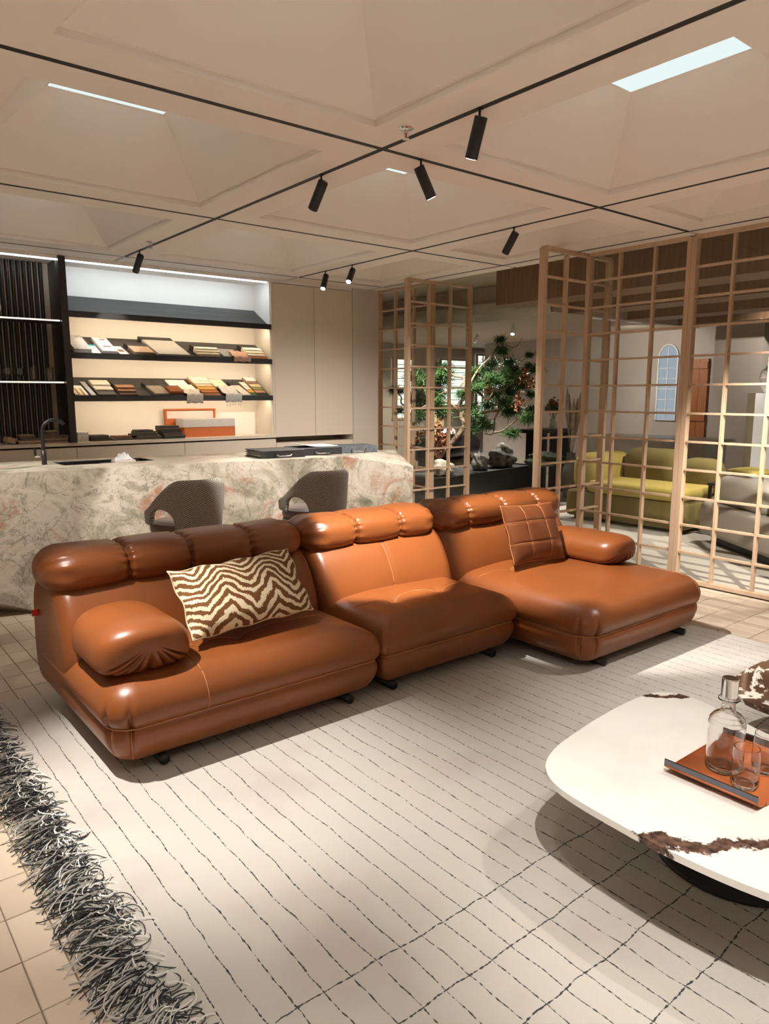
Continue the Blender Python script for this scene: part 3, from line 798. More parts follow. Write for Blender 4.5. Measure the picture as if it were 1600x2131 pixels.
# ------------------------------------------------------------------ rug
def rug_material():
    m = bpy.data.materials.new('rug_wool'); m.use_nodes = True; nt = m.node_tree; b = nt.nodes['Principled BSDF']
    g = N(nt, 'ShaderNodeTexCoord'); P = g.outputs['Object']; sx = N(nt, 'ShaderNodeSeparateXYZ'); nt.links.new(P, sx.inputs[0])
    X, Y = sx.outputs['X'], sx.outputs['Y']
    n = N(nt, 'ShaderNodeTexNoise', Scale=2.4, Detail=5.0); nt.links.new(P, n.inputs['Vector'])
    base = ramp(nt, n.outputs['Fac'], [(0.3, (0.415, 0.375, 0.335)), (0.5, (0.475, 0.445, 0.40)), (0.72, (0.465, 0.45, 0.41))])
    def line(u, v, sp, off, wdt, amp, seed, dash):
        cv = N(nt, 'ShaderNodeCombineXYZ'); cell = mth(nt, 'FLOOR', mth(nt, 'DIVIDE', mth(nt, 'SUBTRACT', u, off), sp))
        nt.links.new(mth(nt, 'MULTIPLY', v, 5.0), cv.inputs[0]); nt.links.new(mth(nt, 'MULTIPLY', cell, 7.3), cv.inputs[1]); cv.inputs[2].default_value = seed
        w1 = N(nt, 'ShaderNodeTexNoise', Scale=1.0, Detail=5.0, Roughness=0.55); nt.links.new(cv.outputs[0], w1.inputs['Vector'])
        d = mth(nt, 'ABSOLUTE', mth(nt, 'SUBTRACT', mth(nt, 'SUBTRACT', mth(nt, 'SUBTRACT', u, off), mth(nt, 'MULTIPLY', mth(nt, 'ADD', cell, 0.5), sp)), mth(nt, 'MULTIPLY', mth(nt, 'SUBTRACT', w1.outputs['Fac'], 0.5), amp)))
        cv2 = N(nt, 'ShaderNodeCombineXYZ'); nt.links.new(mth(nt, 'MULTIPLY', v, 75.0), cv2.inputs[0]); nt.links.new(mth(nt, 'MULTIPLY', cell, 3.1), cv2.inputs[1]); cv2.inputs[2].default_value = seed + 4
        w2 = N(nt, 'ShaderNodeTexNoise', Scale=1.0, Detail=3.0); nt.links.new(cv2.outputs[0], w2.inputs['Vector'])
        ww = mth(nt, 'MULTIPLY', mth(nt, 'SUBTRACT', w2.outputs['Fac'], dash), wdt / (0.62 - dash))
        return mth(nt, 'LESS_THAN', d, ww)
    l1 = line(X, Y, 0.0805, 0.533, 0.0024, 0.034, 1.0, 0.36)
    l2 = line(Y, X, 0.188, 1.064, 0.0032, 0.05, 9.0, 0.34)
    l2 = mth(nt, 'MULTIPLY', l2, mth(nt, 'MULTIPLY', mth(nt, 'LESS_THAN', Y, 1.43), mth(nt, 'GREATER_THAN', X, 0.75)))
    c = mixc(nt, mth(nt, 'MAXIMUM', l1, l2), base, (0.035, 0.036, 0.036))
    nt.links.new(c, b.inputs['Base Color']); b.inputs['Roughness'].default_value = 0.95; b.inputs['Sheen Weight'].default_value = 0.15
    f = N(nt, 'ShaderNodeTexNoise', Scale=330.0, Detail=2.0); nt.links.new(P, f.inputs['Vector'])
    bp = N(nt, 'ShaderNodeBump', Strength=0.35, Distance=0.004); nt.links.new(f.outputs['Fac'], bp.inputs['Height']); nt.links.new(bp.outputs['Normal'], b.inputs['Normal'])
    return m
rug = empty('rug', (0, 0, 0)); tag(rug, 'large cream wool rug with thin wavy black lines and a tasselled edge', 'rug')
bm = bmesh.new(); add_box(bm, RUG[0], RUG[1], RUG[2], RUG[3], 0.0005, 0.011, 0.003, 2); bm_obj('pile', bm, rug_material(), rug)
fr = random.Random(11)
def fringe(name, count, material, rad):
    V = []; Fc = []
    for q in range(count):
        y = fr.uniform(0.9, 3.77); tuft = math.floor(y / 0.075) * 0.075 + 0.037
        y = tuft + (y - tuft) * 0.55
        L = fr.uniform(0.09, 0.17); kind = fr.random()
        p = Vector((RUG[0] + fr.uniform(0.0, 0.055), y, fr.uniform(0.012, 0.03))); pts = [p.copy()]
        ang = fr.gauss(math.pi, 0.30) + math.sin(tuft * 91) * 0.45
        c0 = fr.gauss(0, 50) if kind < 0.38 else fr.gauss(0, 10); c1 = fr.gauss(0, 14)
        if kind > 0.92: ang = fr.uniform(-1.3, 1.3); L *= 0.5
        st = 14; hz = fr.uniform(0.003, 0.024)
        for s in range(st):
            t = (s + 1) / st; ang += (c0 * (1 - t) + c1 * t) * L / st; ds = L / st
            p = p + Vector((math.cos(ang) * ds, math.sin(ang) * ds, 0))
            p.z = 0.004 + hz * math.sin(math.pi * min(1, t * 0.9 + 0.15)) * (1 - t * 0.4) + 0.010 * (1 - t)
            pts.append(p.copy())
        v, f = tube_data(pts, rad, 3); b = len(V); V += v; Fc += [tuple(i + b for i in g) for g in f[:-2]]
    o = new_mesh(name, V, Fc, material, rug); o['kind'] = 'stuff'
fringe('fringe_dark', 1250, mat('fringe_charcoal', (0.035, 0.035, 0.035), 0.9), 0.0019)
fringe('fringe_light', 1250, mat('fringe_grey', (0.62, 0.60, 0.57), 0.9), 0.0021)

# ------------------------------------------------------------------ coffee tables
def at_origin(poly, c): return [(p[0] - c[0], p[1] - c[1]) for p in poly]
TP = [(1.610, 0.839), (1.612, 0.97), (1.622, 1.139), (1.642, 1.239), (1.690, 1.308), (1.753, 1.350), (1.847, 1.381), (2.0, 1.404), (2.145, 1.421), (2.30, 1.430), (2.438, 1.429), (2.513, 1.407), (2.545, 1.367), (2.557, 1.300), (2.541, 1.216),
      (2.505, 1.10), (2.461, 0.974), (2.47, 0.82), (2.42, 0.66), (2.28, 0.47), (2.05, 0.36), (1.91, 0.335), (1.77, 0.40), (1.68, 0.51), (1.632, 0.65)]
TC = (2.13, 0.90)
tb = empty('coffee_table', (TC[0], TC[1], 0.011)); tag(tb, 'low coffee table with rounded white marble top and black drum base', 'table')
poly = [(p.x, p.y) for p in chaikin([(*p, 0) for p in at_origin(TP, TC)], 2)]
prism('tabletop', poly[::-1], 0.329, 0.349, M['white_marble'], tb, bev=0.006)
lathe('drum_base', [(0.0, 0.001), (0.252, 0.001), (0.256, 0.004), (0.256, 0.010), (0.250, 0.014), (0.245, 0.10), (0.242, 0.3285), (0, 0.3285)], M['black'], tb, 64, (0.125, 0.06, 0))
DP = [(2.80, 0.95), (2.805, 1.12), (2.825, 1.22), (2.88, 1.30), (3.01, 1.358), (3.16, 1.375), (3.38, 1.37), (3.56, 1.33), (3.64, 1.20), (3.62, 1.0), (3.52, 0.78), (3.36, 0.62), (3.16, 0.56), (2.96, 0.64), (2.84, 0.79)]
DC = (3.2, 0.98)
tb2 = empty('side_table', (DC[0], DC[1], 0.011)); tag(tb2, 'lower coffee table with dark veined marble top at the right edge', 'table')
poly = [(p.x, p.y) for p in chaikin([(*p, 0) for p in at_origin(DP, DC)], 2)]
prism('tabletop', poly, 0.270, 0.289, M['dark_marble'], tb2, bev=0.005)
lathe('drum_base', [(0.0, 0.001), (0.22, 0.001), (0.22, 0.02), (0.20, 0.03), (0.20, 0.2695), (0, 0.2695)], M['black'], tb2, 48)

# tray with decanter and glasses
ZTB = 0.361
tray = empty('serving_tray', (2.135, 0.925, ZTB)); tag(tray, 'orange leather serving tray with dark metal edge handles on the marble table', 'tray')
prof = [(-0.185, 0.030), (-0.165, 0.016), (-0.145, 0.009), (-0.12, 0.007), (0.12, 0.007), (0.145, 0.009), (0.165, 0.016), (0.185, 0.030)]
M['tray'] = leather_mat('tray_leather', (0.42, 0.115, 0.035), 0.5)
V = []; Fc = []
for (x, z) in prof:
    for y in (-0.138, 0.138): V += [(x, y, z), (x, y, z - 0.0055)]
for i in range(len(prof) - 1):
    a, b = i * 4, i * 4 + 4
    Fc += [(a, a + 2, b + 2, b), (a + 1, b + 1, b + 3, a + 3), (a, b, b + 1, a + 1), (a + 2, a + 3, b + 3, b + 2)]
Fc += [(0, 1, 3, 2), (28, 30, 31, 29)]
new_mesh('base', V, Fc, M['tray'], tray, True)
for s in (-1, 1):
    box('handle', s * 0.184 if s < 0 else 0.178, -0.178 if s < 0 else 0.184, -0.139, 0.139, 0.024, 0.047, M['brass_gun'], tray, bev=0.001, seg=1)
    box('rim', -0.13, 0.13, s * 0.1385, s * 0.141, 0.003, 0.011, M['tray'], tray)
box('foot', -0.12, 0.12, -0.13, 0.13, 0.0003, 0.0015, M['black'], tray)
ZG = ZTB + 0.0078
dec = empty('decanter', (2.105, 0.955, ZG)); tag(dec, 'tall clear glass decanter with a chrome stopper on the tray', 'decanter')
lathe('body', [(0.0, 0.0), (0.040, 0.0), (0.049, 0.006), (0.053, 0.02), (0.053, 0.15), (0.050, 0.165), (0.040, 0.178), (0.024, 0.188), (0.019, 0.198), (0.019, 0.212), (0.031, 0.226), (0.030, 0.230), (0.017, 0.214), (0.016, 0.196), (0.022, 0.186), (0.038, 0.174), (0.047, 0.162), (0.050, 0.15), (0.050, 0.028), (0.044, 0.018), (0.0, 0.016)], M['crystal'], dec, 36)
lathe('stopper', [(0.0, 0.215), (0.012, 0.215), (0.013, 0.232), (0.0235, 0.233), (0.024, 0.236), (0.024, 0.290), (0.0225, 0.293), (0.0, 0.293)], M['chrome'], dec, 28)
GPROF = [(0.0, 0.0), (0.027, 0.0), (0.035, 0.012), (0.038, 0.03), (0.038, 0.09), (0.035, 0.122), (0.0335, 0.122), (0.0365, 0.09), (0.0365, 0.032), (0.032, 0.017), (0.0, 0.013)]
for (x, y, lab) in ((2.052, 0.868, 'clear drinking glass at the front corner of the tray'), (2.185, 0.868, 'clear drinking glass behind the decanter at the right edge')):
    tag(lathe('drinking_glass', GPROF, M['crystal'], None, 32), lab, 'glass').location = (x, y, ZG)

# ------------------------------------------------------------------ marble island
ISZ = 0.98
T = [(-1.2, 5.71, ISZ), (3.61, 5.04, ISZ), (4.285, 4.90, 0.862), (4.45, 5.36, ISZ), (3.13, 5.97, ISZ), (-1.2, 6.68, ISZ)]
B_ = [(0.50, 6.08, 0.0), (1.206, 5.29, 0.0), (4.285, 4.93, 0.0), (4.42, 5.40, 0.0), (3.10, 5.93, 0.0), (0.55, 6.33, 0.0)]
isl = empty('island', (2.2, 5.5, 0)); tag(isl, 'faceted multicoloured marble kitchen island behind the sofa', 'island')
ox, oy = 2.2, 5.5
SK = (1.52, 2.22, 5.70, 6.03)     # sink opening
V = [(p[0] - ox, p[1] - oy, p[2]) for p in T + B_]
Fc = [(0, 1, 7), (0, 7, 6), (1, 2, 8, 7), (2, 3, 9, 8), (3, 4, 10, 9), (4, 5, 11, 10), (5, 0, 6, 11), (1, 3, 2)]
n0 = len(V); V += [(SK[0] - ox, SK[2] - oy, ISZ), (SK[1] - ox, SK[2] - oy, ISZ), (SK[1] - ox, SK[3] - oy, ISZ), (SK[0] - ox, SK[3] - oy, ISZ)]
Fc += [(0, 1, n0 + 1, n0), (1, 3, 4, n0 + 2, n0 + 1), (4, 5, n0 + 3, n0 + 2), (5, 0, n0, n0 + 3)]
n1 = len(V); V += [(a, b, ISZ - 0.05) for a, b, c in V[n0:n0 + 4]]
for k in range(4): Fc.append((n0 + k, n0 + (k + 1) % 4, n1 + (k + 1) % 4, n1 + k))
adj = new_mesh('stone_body', V, Fc, M['island'], isl)
bm = bmesh.new(); bm.from_mesh(adj.data); bmesh.ops.triangulate(bm, faces=[f for f in bm.faces if len(f.verts) > 4]); bmesh.ops.recalc_face_normals(bm, faces=bm.faces); bm.to_mesh(adj.data); bm.free()
sk = empty('kitchen_sink', ((SK[0] + SK[1]) / 2, (SK[2] + SK[3]) / 2, ISZ)); tag(sk, 'black sink set into the marble island top', 'sink')
sx_, sy_ = (SK[1] - SK[0]) / 2 - 0.002, (SK[3] - SK[2]) / 2 - 0.002
bm = bmesh.new()
for q in ((-sx_, sx_, -sy_, -sy_ + 0.012), (-sx_, sx_, sy_ - 0.012, sy_), (-sx_, -sx_ + 0.012, -sy_ + 0.012, sy_ - 0.012), (sx_ - 0.012, sx_, -sy_ + 0.012, sy_ - 0.012)):
    add_box(bm, *q, -0.19, -0.002)
bm_obj('basin_wall', bm, M['black'], sk); box('basin_floor', -sx_ + 0.012, sx_ - 0.012, -sy_ + 0.012, sy_ - 0.012, -0.19, -0.18, M['black'], sk)
box('drain_tray', 0.0, sx_ - 0.02, -sy_ + 0.012, sy_ - 0.012, -0.035, -0.020, M['black'], sk, bev=0.003, seg=1)
fa = empty('kitchen_tap', (1.425, 5.86, ISZ)); tag(fa, 'black gooseneck tap with a chrome lever on the island', 'tap')
pts = [(0, 0, 0.0), (0, 0, 0.13), (0, 0, 0.24)] + [(0.085 - 0.085 * math.cos(a), -0.01 * math.sin(a), 0.25 + 0.085 * math.sin(a)) for a in [math.pi * k / 16 for k in range(0, 14)]]
tube('spout', pts, 0.0135, M['black'], fa, 14)
tube('base', [(0, 0, 0.001), (0, 0, 0.11)], 0.018, M['black'], fa, 18)
lv_ = tube('lever', [(-0.012, 0, 0.062), (-0.062, 0, 0.066)], 0.008, M['chrome'], fa, 10); box('lever_grip', -0.068, -0.052, -0.006, 0.006, 0.066, 0.125, M['black'], lv_)
# tissue packet on the sink
tis = empty('tissue_pack', (2.02, 5.86, ISZ - 0.019)); tag(tis, 'crumpled white tissue pack lying on the sink tray', 'tissues')
bm = bmesh.new(); add_box(bm, -0.085, 0.085, -0.05, 0.05, 0, 0.025, 0.008, 2); bm_obj('packet', bm, mat('pink_paper', (0.72, 0.58, 0.53), 0.7), tis)
V = []; Fc = []; nn = 14; tr_ = random.Random(3)
for j in range(nn + 1):
    for i in range(nn + 1):
        u, v = i / nn * 2 - 1, j / nn * 2 - 1
        h = 0.026 + 0.055 * max(0, 1 - (u * u + v * v) * 0.75) * (0.6 + 0.8 * tr_.random()) * (0.5 + 0.5 * math.cos(u * 4 + v * 3))
        V.append((u * 0.075 + tr_.uniform(-.004, .004), v * 0.045, max(h, 0.0255)))
for j in range(nn):
    for i in range(nn): a = j * (nn + 1) + i; Fc.append((a, a + 1, a + nn + 2, a + nn + 1))
new_mesh('tissue', V, Fc, M['white'], tis)

# sample binders on the island
def binder(x, y, rz, cover, label, w_=0.46, d_=0.36, n_=2, openpage=False):
    o = empty('sample_case', (x, y, ISZ + 0.0005), rz); tag(o, label, 'sample case')
    cm = cover
    box('spine', -w_ / 2, w_ / 2, -d_ / 2, -d_ / 2 + 0.012, 0.0, 0.062, cm, o, bev=0.002, seg=1)
    box('cover', -w_ / 2, w_ / 2, -d_ / 2 + 0.012, d_ / 2, 0.056, 0.062, cm, o); box('base', -w_ / 2, w_ / 2, -d_ / 2 + 0.012, d_ / 2, 0.0, 0.006, cm, o)
    cols = [(0.5, 0.47, 0.44), (0.32, 0.30, 0.29), (0.62, 0.58, 0.52), (0.12, 0.11, 0.11), (0.55, 0.52, 0.5)]
    for k in range(5):
        z0 = 0.008 + k * 0.0095
        V = []; Fc = []; m_ = 10
        for i in range(m_ + 1):
            xx = -w_ / 2 + 0.01 + (w_ - 0.03) * i / m_ - (0.012 if k % 2 else 0); zz = z0 + 0.0012 * math.sin(i * 2.1 + k)
            for yy in (-d_ / 2 + 0.014, d_ / 2 - 0.01): V += [(xx, yy, zz), (xx, yy, zz + 0.0065)]
        for i in range(m_):
            a, b = i * 4, i * 4 + 4; Fc += [(a + 1, b + 1, b + 3, a + 3), (a, a + 2, b + 2, b), (a, b, b + 1, a + 1), (a + 2, a + 3, b + 3, b + 2)]
        Fc += [(0, 1, 3, 2), (m_ * 4, m_ * 4 + 2, m_ * 4 + 3, m_ * 4 + 1)]
        new_mesh('swatch', V, Fc, SW(cols[k]), o)
    hp = [(-0.07, -d_ / 2 - 0.001, 0.034), (-0.068, -d_ / 2 - 0.02, 0.026), (-0.05, -d_ / 2 - 0.036, 0.018), (0.05, -d_ / 2 - 0.036, 0.018), (0.068, -d_ / 2 - 0.02, 0.026), (0.07, -d_ / 2 - 0.001, 0.034)]
    tube('handle', hp, 0.005, M['chrome'], o, 8)
    if openpage:
        V = []; Fc = []
        for i in range(13):
            t = i / 12; xx = -0.16 + 0.36 * t; zz = 0.066 + 0.022 * math.exp(-((t - 0.0) / 0.25) ** 2)
            for yy in (-0.10, 0.17): V += [(xx, yy, zz), (xx, yy, zz + 0.005)]
        for i in range(12):
            a, b = i * 4, i * 4 + 4; Fc += [(a + 1, b + 1, b + 3, a + 3), (a, a + 2, b + 2, b), (a, b, b + 1, a + 1), (a + 2, a + 3, b + 3, b + 2)]
        Fc += [(0, 1, 3, 2), (48, 50, 51, 49)]
        new_mesh('open_page', V, Fc, M['white'], o)
    return o
_sw = {}
def SW(c, rough=0.85, var=0.18):
    if c not in _sw: _sw[c] = mat('swatch_fabric', c, rough, var=var, vscale=60, bump=0.25, bscale=260)
    return _sw[c]
M['binder'] = mat('black_binder', (0.022, 0.022, 0.024), 0.45, var=0.3, vscale=90)
M['binder2'] = mat('grey_tweed_binder', (0.10, 0.11, 0.125), 0.8, var=0.6, vscale=150)
binder(3.17, 5.43, R(-7), M['binder'], 'black sample case with a handle, leftmost on the island', 0.40, 0.36)
binder(3.585, 5.47, R(-7), M['binder'], 'black sample case with an open white page, middle one on the island', 0.40, 0.36, openpage=True)
binder(3.99, 5.43, R(-12), M['binder2'], 'grey tweed sample case on the right end of the island', 0.38, 0.30)

# ------------------------------------------------------------------ counter stools
def stool_fabric():
    m = mat('herringbone_tweed', (0.16, 0.145, 0.125), 0.95)
    nt = m.node_tree; b = nt.nodes['Principled BSDF']; uv = N(nt, 'ShaderNodeUVMap')
    sx = N(nt, 'ShaderNodeSeparateXYZ'); nt.links.new(uv.outputs[0], sx.inputs[0])
    zz = mth(nt, 'PINGPONG', mth(nt, 'MULTIPLY', sx.outputs[0], 1.0), 0.012)
    s = mth(nt, 'SINE', mth(nt, 'MULTIPLY', mth(nt, 'ADD', sx.outputs[1], zz), 480.0))
    n = N(nt, 'ShaderNodeTexNoise', Scale=150.0); nt.links.new(uv.outputs[0], n.inputs['Vector'])
    nt.links.new(ramp(nt, mth(nt, 'ADD', mth(nt, 'MULTIPLY', s, 0.3), n.outputs['Fac']), [(0.25, (0.10, 0.09, 0.08)), (0.75, (0.52, 0.47, 0.40))]), b.inputs['Base Color'])
    return m
M['tweed'] = stool_fabric()
def stool(cx, cy, face, label):
    o = empty('counter_stool', (cx, cy, 0), face); tag(o, label, 'stool')
    # shell: angle 0 = middle of the back (local -y)
    r0, th = 0.262, 0.036; nf = 96; nz = 14; V = []; Fc = []; UV = []
    amax = 118
    def top(a):
        a = abs(a); t = max(0, min(1, (a - 32) / 72)); t = t * t * (3 - 2 * t); return 0.960 - 0.20 * t - 0.03 * max(0, (a - 100) / 18)
    def bot(a):
        s = abs(a); zb = 0.650
        e = (s - 66) / 23.0
        if abs(e) < 1: zb = zb + 0.118 * math.sqrt(1 - e * e)
        if s < 43: zb = 0.565 + 0.02 * (s / 43)
        return zb
    angs = []
    for k in range(nf + 1): angs.append(-amax + 2 * amax * k / nf)
    for s_ in (-1, 1):
        for e_ in (43.001, 42.9): angs.append(s_ * e_)
    angs.sort(); nf = len(angs) - 1
    for side in (0, 1):
        for a in angs:
            zt, zb = top(a), bot(a)
            for j in range(nz + 1):
                t = j / nz; z = zb + (zt - zb) * t
                rad = r0 + (0.012 * (z - 0.75) / 0.2) + (0.0 if side == 0 else -th) 
                e = min(t, 1 - t) * (zt - zb)
                if e < 0.014: q = th / 2 * (1 - math.sqrt(max(0, 1 - ((0.014 - e) / 0.014) ** 2))) ; rad += -q if side == 0 else q
                V.append((rad * math.sin(R(a)), -rad * math.cos(R(a)), z)); UV.append((R(a) * r0, z))
    npr = (nz + 1); ns = (nf + 1) * npr
    for s in (0, 1):
        for i in range(nf):
            for j in range(nz):
                a = s * ns + i * npr + j; f = (a, a + npr, a + npr + 1, a + 1); Fc.append(f if s == 0 else f[::-1])
    for i in range(nf):
        for j in (0, nz):
            a = i * npr + j; f = (a, a + ns, a + ns + npr, a + npr); Fc.append(f if j == 0 else f[::-1])
    for i in (0, nf):
        for j in range(nz):
            a = i * npr + j; f = (a, a + 1, a + 1 + ns, a + ns); Fc.append(f if i == 0 else f[::-1])
    sh = new_mesh('back_shell', V, Fc, M['tweed'], o, True)
    ul = sh.data.uv_layers.new(name='UVMap')
    for lp_ in sh.data.loops: ul.data[lp_.index].uv = UV[lp_.vertex_index]
    lathe('seat', [(0, 0.585), (0.20, 0.585), (0.218, 0.60), (0.222, 0.625), (0.21, 0.655), (0.17, 0.668), (0, 0.672)], M['brown_seat'], o, 40, (0, 0.02, 0))
    lathe('seat_pan', [(0, 0.555), (0.215, 0.555), (0.222, 0.57), (0.215, 0.584), (0, 0.584)], M['tweed'], o, 40, (0, 0.02, 0))
    lathe('column', [(0, 0.015), (0.025, 0.015), (0.025, 0.554), (0, 0.554)], M['black'], o, 20, (0, 0.02, 0)); lathe('base', [(0, 0.0005), (0.21, 0.0005), (0.21, 0.01), (0.03, 0.0145), (0, 0.0145)], M['black'], o, 36, (0, 0.02, 0))
    tube('footrest', [(0.17 * math.cos(a), 0.02 + 0.17 * math.sin(a), 0.23) for a in [2 * math.pi * k / 32 for k in range(32)]], 0.009, M['black'], o, 8, True); box('footrest_arm', -0.168, 0.168, 0.013, 0.027, 0.225, 0.235, M['black'], o)
    return o
stool(1.985, 4.62, R(5), 'grey tweed counter stool on the left, behind the zebra pillow end of the sofa')
stool(2.98, 4.56, R(3), 'grey tweed counter stool on the right, behind the middle of the sofa')

# ------------------------------------------------------------------ sample books and fabrics on the slanted shelves
def slab_on(k, x0, x1, t0, t1, h0, h1, m, parent, name, skew=0.0):
    a = shelf_pt(k, t0, h0); b = shelf_pt(k, t1, h0); c = shelf_pt(k, t1, h1); d = shelf_pt(k, t0, h1)
    ctr = parent.location; V = []
    for s, xx in ((0, x0), (1, x1)):
        for q, (y, z) in enumerate((a, b, c, d)): V.append((xx + (skew if q in (1, 2) else 0) - ctr.x, y - ctr.y, z - ctr.z))
    return new_mesh(name, V, [(0, 1, 2, 3), (7, 6, 5, 4), (0, 4, 5, 1), (1, 5, 6, 2), (2, 6, 7, 3), (3, 7, 4, 0)], m, parent)
def swatch_book(k, x0, x1, t0, t1, cols, label, header=None, th=0.010, name='sample_book', cat='sample book', skew=-0.015, flat=False, hook=False, thick0=0.002):
    if thick0 < 0.02: t0 = max(t0, 0.06)
    y, z = shelf_pt(k, t0, 0.0); o = empty(name, ((x0 + x1) / 2, y, z)); tag(o, label, cat)
    sk = lambda t: skew * (t - t0) / max(0.1, t1 - t0)
    h = thick0; n = len(cols)
    top = t1
    if header:
        slab_on(k, x0 - 0.004 + sk(t1 - 0.12), x1 + sk(t1 - 0.12), t1 - 0.12, t1 + 0.04, 0.001, 0.008 + th * n * 0.8, header, o, 'header_bar', sk(t1 + 0.04) - sk(t1 - 0.12)); top = t1 - 0.125
    for i, c in enumerate(cols):
        ts = t0 if flat else t0 + (top - t0) * i / n * 0.9
        slab_on(k, x0 + rnd.uniform(0, 0.004) + sk(ts), x1 - rnd.uniform(0, 0.004) + sk(ts), ts, top, h, h + th - 0.0008, SW(c) if isinstance(c, tuple) else c, o, 'swatch', sk(top) - sk(ts)); h += th
    if hook:
        y2, z2 = shelf_pt(k, t1, 0.008); xm = (x0 + x1) / 2 + skew
        tube('hook', [(xm - o.location.x, y2 - o.location.y, z2 - o.location.z), (xm - o.location.x + 0.0, y2 - o.location.y - 0.012, z2 + 0.03 - o.location.z), (xm + 0.02 - o.location.x, y2 - o.location.y - 0.016, z2 + 0.042 - o.location.z), (xm + 0.04 - o.location.x, y2 - o.location.y - 0.014, z2 + 0.034 - o.location.z)], 0.002, M['black'], o, 6)
    return o
def draped(k, x0, x1, t1, drop, c, label, fringe_n=0, h=0.03):
    """soft cloth lying on the slope and hanging over the lip"""
    y, z = shelf_pt(k, 0.0, 0.0); o = empty('fabric_sample', ((x0 + x1) / 2, y, z)); tag(o, label, 'fabric sample')
    path = [shelf_pt(k, t, h + 0.006 * math.sin(t * 9)) for t in (t1, t1 * 0.8, t1 * 0.6, t1 * 0.4, t1 * 0.2)]
    zf = SHELF[k][0]
    path += [(YE + 0.012, zf + 0.052), (YE - 0.010, zf + 0.050), (YE - 0.027, zf + 0.036), (YE - 0.029, zf), (YE - 0.029, zf + 0.03 - drop)]
    V = []; Fc = []; m_ = 10
    for q, (yy, zz) in enumerate(path):
        for i in range(m_ + 1):
            u = i / m_; xx = x0 + (x1 - x0) * u + 0.006 * math.sin(q * 1.3)
            w_ = 0.004 * math.sin(u * 14 + q * 0.4)
            V.append((xx - o.location.x, yy - o.location.y - abs(w_), zz - o.location.z + w_))
    for q in range(len(path) - 1):
        for i in range(m_): a = q * (m_ + 1) + i; Fc.append((a, a + 1, a + m_ + 2, a + m_ + 1))
    cl = new_mesh('cloth', V, Fc, SW(c), o, True); md = cl.modifiers.new('t', 'SOLIDIFY'); md.thickness = 0.006; md.offset = 1
    for i in range(fringe_n):
        xx = x0 + (x1 - x0) * (i + 0.5) / fringe_n - o.location.x; zb = path[-1][1] - o.location.z; yy = path[-1][0] - o.location.y - 0.003
        tube('tassel', [(xx, yy, zb + 0.004), (xx + rnd.uniform(-.004, .004), yy, zb - 0.02), (xx + rnd.uniform(-.01, .01), yy, zb - rnd.uniform(0.03, 0.05))], 0.0015, SW(c), o, 4)
    return o
WH = (0.72, 0.71, 0.69); GRY = (0.42, 0.42, 0.42); DK = mat('dark_header', (0.035, 0.032, 0.03), 0.5); CR = (0.70, 0.64, 0.52); BRN = (0.20, 0.10, 0.05); RST = (0.28, 0.085, 0.03); OCH = (0.50, 0.27, 0.05)
# middle shelf (k = 1)
b_ = swatch_book(1, 1.995, 2.15, 0.03, 0.80, [WH, WH, WH, GRY], 'stack of white brochures at the left end of the middle shelf', None, 0.011, 'brochure_stack', 'brochures', -0.02, True)
b_ = swatch_book(1, 2.158, 2.235, 0.03, 0.50, [WH, WH], 'small white brochure with a blue strip on the middle shelf', None, 0.005, 'brochure', 'brochure', -0.012, True)
slab_on(1, 2.160, 2.222, 0.42, 0.495, 0.0125, 0.0135, mat('cyan_print', (0.04, 0.42, 0.55), 0.5), b_, 'blue_strip', -0.012)
b_ = swatch_book(1, 2.245, 2.385, 0.03, 0.80, [GRY, (0.55, 0.56, 0.56), (0.62, 0.63, 0.63)], 'grey brochure stack with red print on the middle shelf', None, 0.012, 'brochure_stack', 'brochures', -0.025, True)
slab_on(1, 2.285, 2.33, 0.64, 0.70, 0.0385, 0.0392, mat('red_print', (0.45, 0.08, 0.07), 0.6), b_, 'printed_mark', 0); slab_on(1, 2.275, 2.345, 0.28, 0.33, 0.0385, 0.0392, mat('brown_print', (0.20, 0.10, 0.10), 0.6), b_, 'printed_line', 0)
b_ = swatch_book(1, 2.412, 2.50, 0.02, 0.50, [(0.66, 0.63, 0.58)], 'cream leaflet with a small brown picture on the middle shelf', None, 0.006, 'leaflet', 'leaflet', -0.035, True)
slab_on(1, 2.415, 2.47, 0.20, 0.32, 0.0085, 0.0092, mat('picture_print', (0.22, 0.09, 0.06), 0.6), b_, 'printed_picture', -0.01)
swatch_book(1, 2.54, 2.735, 0.02, 0.52, [(0.30, 0.20, 0.14), (0.42, 0.31, 0.22), (0.40, 0.29, 0.21)], 'beige speckled fabric sample book with a black header', DK, 0.012, skew=-0.035, flat=True)
b_ = swatch_book(1, 2.775, 3.10, 0.02, 0.98, [(0.5, 0.49, 0.47), mat('gloss_sheet', (0.44, 0.435, 0.42), 0.12)], 'large glossy grey sample board in the middle of the middle shelf', DK, 0.013, 'sample_board', 'sample board', -0.075, True)
swatch_book(1, 3.185, 3.43, 0.02, 0.46, [(0.12, 0.08, 0.06), CR, (0.66, 0.60, 0.50), (0.74, 0.69, 0.62)], 'thick stack of cream fluffy fabric samples on the middle shelf', DK, 0.017, 'fabric_stack', 'fabric samples', -0.03)
swatch_book(1, 3.46, 3.66, 0.06, 0.50, [(0.12, 0.12, 0.12), (0.24, 0.25, 0.25)], 'grey fabric samples beneath the pink cloth on the middle shelf', None, 0.013, 'fabric_stack', 'fabric samples', -0.03, True)
draped(1, 3.545, 3.735, 0.34, 0.035, (0.47, 0.29, 0.21), 'dusty pink cloth sample draped over the middle shelf lip', 0, 0.036)
swatch_book(1, 3.765, 3.975, 0.02, 0.62, [RST, (0.60, 0.53, 0.42), CR, (0.76, 0.73, 0.65)], 'white and brown fabric samples at the right end of the middle shelf', DK, 0.014, 'fabric_stack', 'fabric samples', -0.05)
